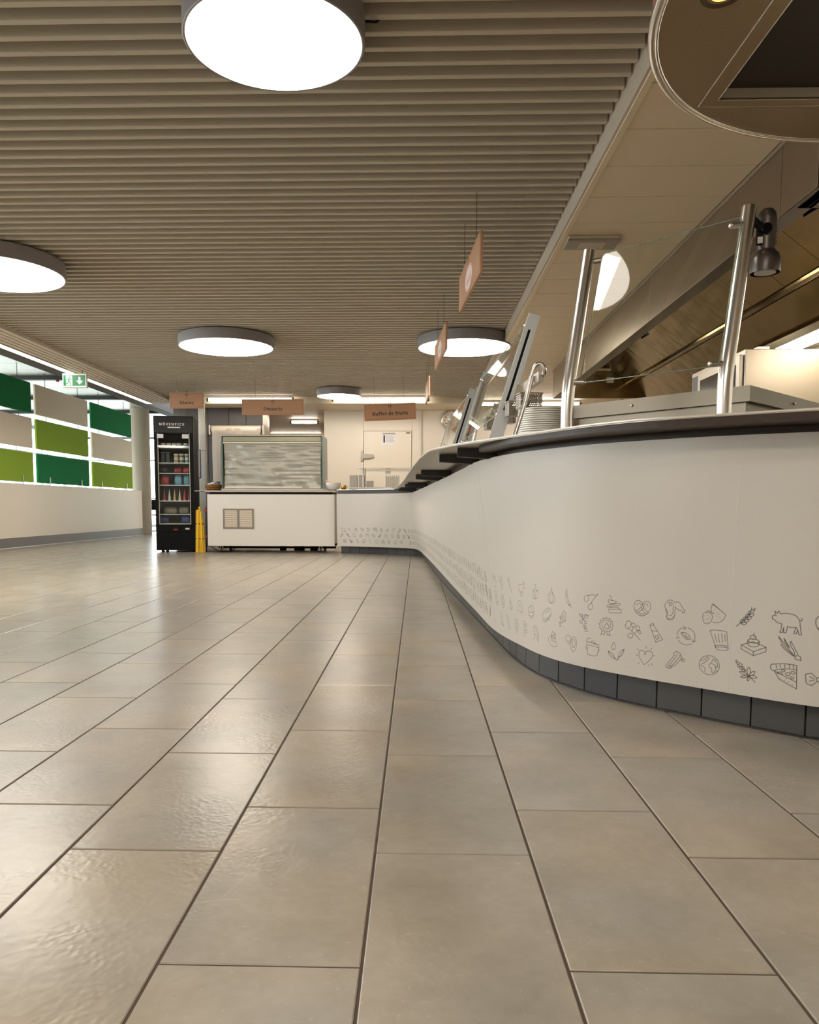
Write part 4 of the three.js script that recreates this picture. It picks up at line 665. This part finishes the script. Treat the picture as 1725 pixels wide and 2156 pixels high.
// ---------- near sneeze guard: bent steel posts with a leaning glass ----------
{
  const G = thing('sneeze_guard', 'glass sneeze guard between two bent polished steel posts on near counter', 'sneeze guard');
  const post = (x, z, x1, z1, yb, yt) => {
    mesh('post', tube([[x, .921, z], [x, yb - .06, z], [x + (x1 - x) * .05, yb + .02, z + (z1 - z) * .05], [x + (x1 - x) * .3, yb + (yt - yb) * .3, z + (z1 - z) * .3], [x1, yt, z1]], .0225, 60, 24), steelPost, G);
    mesh('post_cap', new THREE.SphereGeometry(.0225, 20, 10, 0, 6.284, 0, 1.571).scale(1, .35, 1).translate(x1, yt - .002, z1), steelPost, G);
    mesh('post_foot', cyl(.045, .05, .014, 28).translate(x, .9285, z), whiteGloss, G);
  };
  post(.942, -2.45, 1.033, -2.545, 1.065, 1.599); post(.530, -2.80, .614, -2.895, 1.065, 1.579);
  // glass with rounded corners, from measured corner points
  const P1 = V3(.9826, 1.5597, -2.5258), P2 = V3(.8997, 1.0987, -2.449), P3 = V3(.6385, 1.5647, -2.8887), P4 = V3(.5706, 1.1017, -2.7955);
  const ux = P1.clone().sub(P3), un0 = V3(-.703, .238, .67).normalize(), uy = P3.clone().sub(P4).add(P1.clone().sub(P2)).multiplyScalar(.5), w = ux.length(), h = uy.length(); ux.normalize(); uy.addScaledVector(ux, -uy.dot(ux)).normalize(); const un = ux.clone().cross(uy);
  const s = new THREE.Shape(), r = .02; s.moveTo(r, 0); s.lineTo(w - r, 0); s.quadraticCurveTo(w, 0, w, r); s.lineTo(w, h - r); s.quadraticCurveTo(w, h, w - r, h); s.lineTo(r, h); s.quadraticCurveTo(0, h, 0, h - r); s.lineTo(0, r); s.quadraticCurveTo(0, 0, r, 0);
  const basis = new THREE.Matrix4().makeBasis(ux, uy, un).setPosition(P4);
  mesh('glass', new THREE.ShapeGeometry(s).applyMatrix4(basis), glassMat, G);
  const ol = s.getPoints(12).map((p) => V3(p.x, p.y, 0).applyMatrix4(basis));
  mesh('glass_edge', new THREE.TubeGeometry(new THREE.CatmullRomCurve3(ol, true, 'catmullrom', .05), 200, .0016, 6, true), glassEdge, G);
  const clip = (a, b) => mesh('clip', merge(rod(a, b, .0095, 16), new THREE.SphereGeometry(.0095, 14, 10).translate(...b)), std(rgb(196, 188, 182), .35, 1), G);
  clip([1.02, 1.545, -2.53], [.972, 1.538, -2.522]); clip([.945, 1.107, -2.455], [.895, 1.104, -2.444]); clip([.608, 1.541, -2.888], [.652, 1.545, -2.878]); clip([.532, 1.108, -2.803], [.582, 1.105, -2.792]);
  // heat lamp on the right post
  const H = thing('heat_lamp', 'dark grey bell-shaped heat lamp clamped to right steel post', 'heat lamp', null, [1.096, 1.405, -2.56]); H.scale.setScalar(1.07);
  const gun = std(rgb(92, 84, 80), .34, .7);
  mesh('shade', lathe([[.041, 0], [.042, .012], [.0415, .035], [.037, .052], [.028, .062], [.026, .066], [.0265, .12], [.0265, .155], [.024, .17], [.016, .181], [0, .186]], 36), gun, H);
  mesh('bulb', cyl(.03, .03, .006, 24).translate(0, .003, 0), whiteGloss, H);
  mesh('label_plate', rbx(-.03, -.008, .075, .14, .018, .024, .002, 1).rotateY(-.3), black, H);
  mesh('sticker', bx(-.026, -.012, .08, .098, .0245, .026).rotateY(-.3), white, H);
  mesh('clamp_arm', tube([[-.065, .165, .02], [-.05, .145, .022], [-.022, .12, .02]], .011, 16, 10), black, H);
  mesh('knob', cyl(.014, .014, .012, 18).rotateX(Math.PI / 2).translate(-.014, .118, .032), blackGloss, H);
  for (let k = 0; k < 7; k++) mesh('vent_slit', bar([.022, .078 + k * .009, .0155], [.0265, .086 + k * .009, .002], .002, .002, [0, 1, 0]), black, H);
}
// ---------- middle guards: leaning slotted steel plates with glass ----------
function slotPlate(g, z, dx = 0) {
  const a = V3(.345 + dx, .921, 0), b = V3(.535 + dx, 1.545, 0), d = b.clone().sub(a), L = d.length(), ang = -Math.atan2(d.x, d.y);
  const s = new THREE.Shape([[-.03, 0], [.045, 0], [.03, .1], [.026, L], [-.026, L]].map((p) => new THREE.Vector2(...p)));
  s.holes.push(new THREE.Path([[-.008, .2], [.006, .2], [.006, L - .07], [-.008, L - .07]].map((p) => new THREE.Vector2(...p))));
  const m = new THREE.ExtrudeGeometry(s, { depth: .006, bevelEnabled: true, bevelSize: .001, bevelThickness: .001, bevelSegments: 1 }).rotateZ(ang).translate(a.x, a.y, z - .003);
  mesh('stanchion', m, steelPlate, g);
  const k = new THREE.Shape([[-.008, .2], [.006, .2], [.006, L - .07], [-.008, L - .07]].map((p) => new THREE.Vector2(...p)));
  mesh('slot_liner', new THREE.ExtrudeGeometry(k, { depth: .003, bevelEnabled: false }).rotateZ(ang).translate(a.x, a.y, z - .003), black, g);
}
function midGuard(z0, z1, d0, d1, label) {
  const g = thing('buffet_guard', label, 'sneeze guard', 'middle sneeze guards');
  slotPlate(g, z0, d0); slotPlate(g, z1, d1);
  const q = (d, y, z) => { const f = (y - .921) / .624; return V3(.345 + d + .19 * f - .024, y, z); };
  const A = q(d0, 1.1, z0 - .01), B = q(d1, 1.1, z1 + .01), C = q(d1, 1.5, z1 + .01), D = q(d0, 1.5, z0 - .01);
  const geo = new THREE.BufferGeometry().setFromPoints([A, B, C, A, C, D]); geo.setAttribute('uv', new THREE.Float32BufferAttribute([0, 0, 1, 0, 1, 1, 0, 0, 1, 1, 0, 1], 2)); geo.computeVertexNormals();
  mesh('glass', geo, glassMat, g);
  mesh('glass_edge', merge(rod(D.toArray(), C.toArray(), .0025, 6), rod(A.toArray(), B.toArray(), .0025, 6)), glassEdge, g);
  for (const p of [[A, d0], [B, d1], [C, d1], [D, d0]]) mesh('clip', new THREE.SphereGeometry(.011, 12, 8).translate(p[0].x, p[0].y, p[0].z), steelPost, g);
}
midGuard(-3.66, -5.2, 0, -.075, 'leaning slotted steel guard with glass, nearer one past the stacked plates');
midGuard(-5.9, -7.5, -.115, -.19, 'leaning slotted steel guard with glass, farther one near the wall clock');
// utensil rail with hanging scoops
{
  const R = thing('utensil_rail', 'horizontal steel utensil rail on hooked tube supports behind slotted guard', 'rail');
  mesh('rail_bar', bar([.505, 1.2, -3.24], [.378, 1.2, -5.12], .04, .022, [0, 1, 0]), steelSatin, R);
  mesh('support', tube([[.385, .921, -3.2], [.44, 1.1, -3.22], [.468, 1.22, -3.22], [.482, 1.242, -3.22], [.5, 1.244, -3.22], [.513, 1.225, -3.22], [.515, 1.205, -3.23]], .0095, 60, 12), steelPost, R);
  mesh('support', tube([[.33, .921, -5.0], [.365, 1.1, -5.02], [.383, 1.2, -5.02]], .0095, 30, 12), steelPost, R);
  const perf = tex(64, 64, (g) => { g.fillStyle = '#fff'; g.fillRect(0, 0, 64, 64); g.fillStyle = '#000'; for (let i = 0; i < 4; i++) for (let j = 0; j < 4; j++) { g.beginPath(); g.arc(8 + i * 16 + (j % 2) * 8 - 4, 8 + j * 16, 4.6, 0, 7); g.fill(); } }, false);
  perf.repeat.set(3, 2);
  const perfMat = std(rgb(150, 142, 132), .4, 1, { alphaMap: perf, alphaTest: .5, side: THREE.DoubleSide });
  const scoop = (f, label) => {
    const x = .505 - .148 * f, z = -3.24 - 2.14 * f, t = thing('perforated_scoop', label, 'kitchen scoop', 'scoops on the rail', [x - .018, 1.215, z], .2); t.scale.setScalar(1.25);
    mesh('handle', bar([0, 0, 0], [-.015, -.05, 0], .02, .004, [1, 0, 0]), steelSatin, t);
    mesh('tray', merge(new THREE.PlaneGeometry(.075, .05).rotateY(0).translate(-.01, -.085, .025), new THREE.PlaneGeometry(.075, .05).translate(-.01, -.085, -.025), new THREE.PlaneGeometry(.05, .05).rotateY(Math.PI / 2).translate(-.0475, -.085, 0), new THREE.PlaneGeometry(.05, .05).rotateY(Math.PI / 2).translate(.0275, -.085, 0), new THREE.PlaneGeometry(.075, .05).rotateX(Math.PI / 2).translate(-.01, -.11, 0)), perfMat, t);
    mesh('rim', merge(rod([-.048, -.06, .025], [.028, -.06, .025], .003, 6), rod([-.048, -.06, -.025], [.028, -.06, -.025], .003, 6), rod([-.048, -.06, -.025], [-.048, -.06, .025], .003, 6), rod([.028, -.06, -.025], [.028, -.06, .025], .003, 6)), steelSatin, t);
  };
  scoop(.04, 'perforated steel scoop hung on rail, nearest beside plate stack'); scoop(.16, 'perforated steel scoop hung on rail, second behind slotted plate'); scoop(.3, 'perforated steel scoop hung on rail, third'); scoop(.45, 'perforated steel scoop hung on rail, farthest');
  const jug = (x, z, label) => { const t = thing('steel_jug', label, 'jug', 'steel jugs on the counter', [x, .921, z]); mesh('body', lathe([[0, 0], [.045, 0], [.047, .11], [.043, .12], [.04, .12], [.043, .01], [0, .008]], 28), steelPost, t); mesh('handle', new THREE.TorusGeometry(.035, .006, 10, 22, Math.PI).rotateZ(Math.PI / 2).translate(-.046, .062, 0), steelPost, t); };
  jug(.41, -4.35, 'steel jug with curved handle behind slotted guard, nearer one'); jug(.37, -4.75, 'steel jug with curved handle behind slotted guard, farther one');
}
// plate stack
{
  const pg = lathe([[0, .003], [.064, .003], [.068, 0], [.082, .002], [.106, .0075], [.11, .0085], [.1105, .0125], [.109, .0142], [.105, .0138], [.08, .0065], [0, .006]], 48);
  const base = thing('dinner_plate', 'white dinner plate at the bottom of the stack beside left steel post', 'plate', 'stacked dinner plates', [.535, .921, -3.33]);
  mesh('plate', pg, whiteGloss, base);
  for (let k = 1; k < 17; k++) dup(base, [.535 + (rnd() - .5) * .003, .921 + k * .0088, -3.33 + (rnd() - .5) * .003], 0, k === 16 ? 'topmost white dinner plate of the stack beside left steel post' : `white dinner plate, ${['', 'second', 'third', 'fourth', 'fifth', 'sixth', 'seventh', 'eighth', 'ninth', 'tenth', 'eleventh', 'twelfth', 'thirteenth', 'fourteenth', 'fifteenth', 'sixteenth'][k]} from bottom of stack by left steel post`);
  const b = thing('carton', 'small light carton behind the top of the plate stack', 'box', null, [.66, .921, -3.42]); mesh('box', rbx(-.04, .04, 0, .165, -.03, .03, .004, 1), std(rgb(206, 190, 176), .7), b); mesh('flap', rbx(-.04, .04, .165, .169, -.03, .03, .001, 1), std(rgb(180, 160, 140), .7), b);
}
// bain-marie
{
  const t = thing('bain_marie', 'square stainless bain-marie unit behind the steel posts', 'bain-marie', null, [1.129, .921, -2.714], 0);
  const e1 = V3(-.684, 0, -.729).normalize(), e2 = V3(.707, 0, -.707).normalize(), pt = (a, b) => { const p = e1.clone().multiplyScalar(a).addScaledVector(e2, b); return [p.x, p.z]; };
  const ring = (m, y0, y1, hm) => plate([pt(m, m), pt(.725 - m, m), pt(.725 - m, .66 - m), pt(m, .66 - m)], y0, y1, hm === undefined ? [] : [[pt(hm, hm), pt(.725 - hm, hm), pt(.725 - hm, .66 - hm), pt(hm, .66 - hm)]]);
  mesh('body', ring(.022, .012, .12), std(rgb(102, 91, 78), .34, 1), t);
  mesh('rim', ring(0, .108, .161, .02), std(rgb(98, 87, 74), .34, 1), t);
  mesh('basin', ring(.02, .12, .125), steelDark, t);
  for (const [a, b] of [[.07, .07], [.65, .07], [.65, .59], [.07, .59]]) { const [x, z] = pt(a, b); mesh('foot', cyl(.02, .02, .012, 16).translate(x, .006, z), black, t); }
  for (const [a, b] of [[.45, -.002], [-.002, .4]]) { const [x, z] = pt(a, b); mesh('screw', new THREE.SphereGeometry(.005, 10, 8).translate(x, .135, z), steelPost, t); }
  const c1 = [.83, -2.47], d = thing('sauce_dish', 'white glazed dish right of the right steel post foot', 'dish', null, [.985, .921, -2.46]); mesh('dish', lathe([[0, 0], [.025, 0], [.03, .02], [.028, .026], [.024, .022], [0, .006]], 24), whiteGloss, d); mesh('foot_ring', new THREE.TorusGeometry(.022, .002, 6, 24).rotateX(Math.PI / 2).translate(0, .002, 0), white, d);
}
// ---------- extractor hood along the kitchen ----------
{
  const h = thing('extractor_hood', 'long stainless extractor hood hanging over the kitchen line', 'hood'), z0 = -9.95, z1 = -3.49;
  const face = std(rgb(160, 146, 128), .34, 1), inner = std(rgb(150, 130, 94), .2, 1, { bumpMap: wave, bumpScale: .004 });
  const seams = [-9.95, -8.1, -5.9, -3.84, -3.49];
  for (let k = 0; k < 4; k++) mesh('front_panel', rbx(1.70, 1.715, 2.03, 2.366, seams[k] + .003, seams[k + 1] - .003, .003, 1), face, h);
  mesh('top_angle', rbx(1.69, 1.70, 2.345, 2.366, z0, z1, .002, 1), steelSatin, h);
  mesh('gutter', profile([[1.70, 2.026], [1.79, 2.026], [1.79, 2.05], [1.78, 2.05], [1.78, 2.03], [1.715, 2.03]], z0, z1), steelDark, h);
  mesh('inner_front', profile([[1.72, 2.05], [1.725, 2.05], [1.95, 2.60], [1.945, 2.60]], z0, z1), inner, h);
  mesh('canopy', bx(1.9, 3.18, 2.60, 2.62, z0, z1), inner, h);
  for (let k = 0; k < 12; k++) { const a = z0 + .03 + k * .5245; mesh('filter', profile([[2.12, 2.585], [2.60, 2.22], [2.615, 2.235], [2.135, 2.6]], a, a + .52), inner, h); }
  mesh('filter_lip', profile([[2.585, 2.19], [2.64, 2.19], [2.64, 2.225], [2.60, 2.225], [2.60, 2.205], [2.585, 2.205]], z0, z1), inner, h);
  mesh('back_panel', profile([[2.66, 2.2], [2.67, 2.2], [3.0, 1.93], [3.0, 1.92], [2.655, 2.19]], z0, z1), inner, h);
  mesh('end_panel', bx(1.715, 3.18, 2.03, 2.60, z0, z0 + .012), inner, h);
  mesh('end_panel', merge(bx(1.715, 3.18, 2.03, 2.60, z1 - .012, z1)), face, h);
  mesh('end_flange', bx(1.72, 3.18, 2.026, 2.034, z1 - .23, z1), std(rgb(118, 98, 76), .5, .4), h);
  mesh('socket', bx(2.36, 2.44, 2.22, 2.28, z0 + .012, z0 + .05), white, h); mesh('slot', bx(2.4, 2.42, 2.36, 2.46, z0 + .012, z0 + .018), black, h);
  mesh('spot', merge(cyl(.03, .036, .07, 16).rotateZ(.5).translate(1.86, 2.1, -3.9)), black, h); mesh('spot', merge(cyl(.03, .036, .07, 16).rotateZ(.5).translate(1.86, 2.1, -6.6)), black, h);
  // light canopy on the back wall
  const c = thing('wall_canopy', 'steel shelf canopy with lit tube on kitchen wall above the oven', 'shelf');
  mesh('shelf', rbx(2.86, 3.19, 1.955, 1.985, -6.9, -3.6, .004, 1), steelSatin, c); mesh('front_edge', rbx(2.84, 2.86, 1.93, 1.99, -6.9, -3.6, .003, 1), steelPost, c);
  const f = thing('hood_tube', 'warm glowing tube lamp under the kitchen wall canopy', 'tube lamp');
  mesh('tube', rod([2.97, 1.915, -6.7], [2.97, 1.915, -3.8], .02, 14), tubeGlow, f); for (const z of [-6.72, -3.78]) mesh('holder', rbx(2.945, 2.995, 1.89, 1.955, z - .02, z + .02, .004, 1), white, f);
  const l = rectLight(HOODC, 20, .05, 2.8, [2.97, 1.888, -5.25], [0, 0, 0]); l.rotation.set(-Math.PI / 2, 0, 0); f.add(l);
  // recessed lamps in the hood canopy
  for (const z of [-8.6, -6.4, -4.4]) {
    const g = thing('hood_lamp', `recessed rectangular lamp inside the extractor hood, ${z < -8 ? 'farthest' : z < -6 ? 'middle' : 'nearest'} one`, 'hood lamp', 'hood lamps');
    mesh('frame', rbx(1.98, 2.14, 2.575, 2.6, z - .32, z + .32, .004, 1), steelSatin, g); mesh('lens', bx(1.995, 2.125, 2.571, 2.576, z - .3, z + .3), glow(new THREE.Color(1, .82, .5), 8), g);
    const q = rectLight(HOODC, 9, .12, .58, [2.06, 2.566, z], [0, 0, 0]); q.rotation.set(-Math.PI / 2, 0, 0); g.add(q);
  }
}
// combi oven
{
  const t = thing('combi_oven', 'stainless combi oven with dark glass door under the hood', 'oven', null, [2.25, 0, -6.03]);
  const lab = tex(128, 300, (g, w, h) => { g.fillStyle = 'rgb(78,80,84)'; g.fillRect(0, 0, w, h); g.fillStyle = '#c8c2bc'; g.fillRect(12, 52, 104, 44); g.fillStyle = 'rgb(206,52,50)'; g.font = 'bold 30px sans-serif'; g.textAlign = 'center'; g.fillText('HENNY', w / 2, 85); g.fillStyle = '#bbb'; g.fillRect(26, 116, 76, 6); g.beginPath(); g.arc(64, 180, 10, 0, 7); g.arc(64, 220, 10, 0, 7); g.fill(); });
  mesh('cabinet', rbx(0, .8, .12, 1.755, -.52, .52, .006, 1), steelSatin, t);
  for (const [x, z] of [[.08, -.45], [.72, -.45], [.08, .45], [.72, .45]]) mesh('foot', cyl(.025, .025, .12, 14).translate(x, .06, z), charcoal, t);
  mesh('control_panel', bx(-.004, 0, .9, 1.72, -.5, -.37), [std(0xffffff, .4, 0, { map: lab }), std(0xffffff, .4, 0, { map: lab }), steelSatin, steelSatin, steelSatin, steelSatin], t);
  const d = mesh('door', rbx(-.03, -.002, .5, 1.72, -.3, .5, .005, 1), steelSatin, t);
  mesh('door_glass', bx(-.033, -.03, .62, 1.66, -.24, .44), std(rgb(44, 40, 36), .15), d); mesh('handle', rod([-.06, .8, -.28], [-.06, 1.5, -.28], .012, 10), steelPost, d);
  mesh('top_flue', rbx(.1, .18, 1.755, 1.78, .4, .48, .004, 1), steelPost, t);
}
// round canopy with square filter recess, top right
{
  const t = thing('round_canopy', 'large round steel canopy with square filter recess and small downlight, top right', 'canopy hood', null, [1.6, 2.1, -2.31]);
  const R = .915, arc = []; for (let k = 0; k < 120; k++) { const a = k / 120 * Math.PI * 2; arc.push([Math.cos(a) * R * .985, Math.sin(a) * R * .985]); }
  const under = std(rgb(178, 160, 134), .38, .9), sq = (x, z) => [[-x, -z], [x, -z], [x, z], [-x, z]];
  const dl = []; for (let k = 0; k < 28; k++) { const a = k / 28 * 6.2832; dl.push([-.75 + Math.cos(a) * .03, -.03 + Math.sin(a) * .03]); }
  mesh('underside', plate(arc, 0, .006, [sq(.6, .64), dl]), under, t);
  mesh('filter_frame', plate(sq(.598, .638), -.004, .004, [sq(.545, .594)]), under, t);
  mesh('recess', merge(bx(-.56, -.545, .004, .036, -.594, .594), bx(.545, .56, .004, .036, -.594, .594), bx(-.56, .56, .004, .036, -.61, -.594), bx(-.56, .56, .004, .036, .594, .61)), std(rgb(206, 192, 176), .55, .4), t);
  mesh('filter_plate', bx(-.56, .56, .036, .044, -.61, .61), std(rgb(58, 50, 46), .5, .4), t);
  const fr = (x, z, y) => merge(rod([-x, y, -z], [x, y, -z], .0022, 6), rod([-x, y, z], [x, y, z], .0022, 6), rod([-x, y, -z], [-x, y, z], .0022, 6), rod([x, y, -z], [x, y, z], .0022, 6));
  mesh('frame_bead', fr(.599, .639, -.003), steelPost, t); mesh('frame_bead', fr(.545, .594, -.003), steelPost, t);
  mesh('rim', new THREE.TorusGeometry(R, .012, 12, 120).rotateX(Math.PI / 2).translate(0, .004, 0), steelPost, t);
  mesh('rim_step', new THREE.TorusGeometry(R - .014, .007, 8, 120).rotateX(Math.PI / 2).translate(0, -.001, 0), steelPost, t);
  mesh('drum', lathe([[R, .01], [R, .262], [R - .01, .262], [R - .01, .01], [R, .01]], 96), std(rgb(150, 92, 84), .35), t);
  mesh('drum_lid', cyl(R - .012, R - .012, .004, 64).translate(0, .262, 0), under, t);
  const d = mesh('downlight', lathe([[.03, .002], [.056, -.003], [.058, 0], [.03, .004]], 32).translate(-.75, 0, -.03), steelDark, t);
  mesh('reflector', lathe([[.012, .035], [.026, .006], [.03, .004]], 28).translate(-.75, 0, -.03), std(rgb(230, 170, 60), .2, 1), t);
  mesh('bulb', new THREE.SphereGeometry(.016, 16, 10).translate(-.75, .022, -.03), glow(new THREE.Color(1, .62, .14), .85), t);
  const p = new THREE.PointLight(new THREE.Color(1, .66, .25), .03); p.position.set(-.75, .012, -.03); t.add(p);
}
// emergency luminaire on the plank ceiling
{
  const t = thing('emergency_light', 'flat rectangular emergency light on plank ceiling above left steel post', 'emergency light', null, [1.105, 2.366, -5.15]);
  mesh('case', rbx(-.16, .16, -.022, 0, -.085, .085, .005, 1), std(rgb(196, 180, 160), .5), t); mesh('lens', rbx(-.165, .165, -.036, -.022, -.09, .09, .004, 1), std(rgb(150, 140, 128), .3), t); mesh('reflector', bx(-.08, .08, -.038, -.036, -.06, .06), std(rgb(186, 178, 168), .3, .5), t);
}
// fruit buffet at the back corner
{
  const g = thing('fruit_buffet_guard', 'low horizontal glass shelf guard over the fruit buffet corner', 'sneeze guard', null, [0, 0, 0]);
  mesh('glass_shelf', plate([[-.86, -10.2], [-.84, -10.45], [-.8, -10.9], [.2, -10.9], [.2, -9.9], [-.72, -9.95]].map(([x, z]) => [x, z - 1.0]), 1.212, 1.216), glassMat, g);
  mesh('frame', merge(rod([-.8, 1.222, -11.45], [.2, 1.222, -11.3], .012, 8), rod([-.8, 1.222, -11.8], [.2, 1.222, -11.8], .012, 8)), steelSatin, g);
  for (const [x, z] of [[-.78, -11.45], [.18, -11.3], [-.78, -11.78], [.18, -11.78]]) mesh('post', rod([x, .921, z], [x, 1.22, z], .014, 12), steelSatin, g);
  mesh('price_card', bx(-.46, -.38, 1.15, 1.2, -11.44, -11.437), white, g);
  const tr = thing('steel_tray', 'shallow steel tray on the fruit buffet counter', 'tray', null, [-.66, .921, -11.2]); mesh('base', rbx(-.3, .3, 0, .006, -.16, .16, .002, 1), steelSatin, tr); mesh('rim', merge(bx(-.3, .3, .006, .03, .152, .16), bx(-.3, .3, .006, .03, -.16, -.152), bx(-.3, -.292, .006, .03, -.152, .152), bx(.292, .3, .006, .03, -.152, .152)), steelPost, tr);
  for (const [x, w, hh, l] of [[-.93, .11, .21, 'tall pale card box on fruit buffet counter, left one'], [-.81, .09, .215, 'tall pale card box on fruit buffet counter, right one'], [-.69, .1, .13, 'low grey card box on fruit buffet counter']]) { const b = thing('card_box', l, 'box', 'card boxes on the buffet', [x, .921, -11.55]); mesh('box', rbx(-w / 2, w / 2, 0, hh, -.06, .06, .003, 1), std(rgb(188, 180, 168), .7), b); mesh('lid_fold', rbx(-w / 2, w / 2, hh, hh + .003, -.06, .06, .001, 1), std(rgb(164, 156, 146), .7), b); }
  const c = thing('cutlery_box', 'cream ribbed cutlery holder under the glass shelf guard', 'cutlery holder', null, [-.36, .921, -11.6]); mesh('body', bx(-.1, .1, 0, .2, -.05, .05), cream, c); for (let k = 0; k < 7; k++) mesh('rib', rbx(-.095 + k * .03, -.083 + k * .03, .005, .22, .05, .058, .003, 1), white, c);
}
renderer.render(scene, camera);
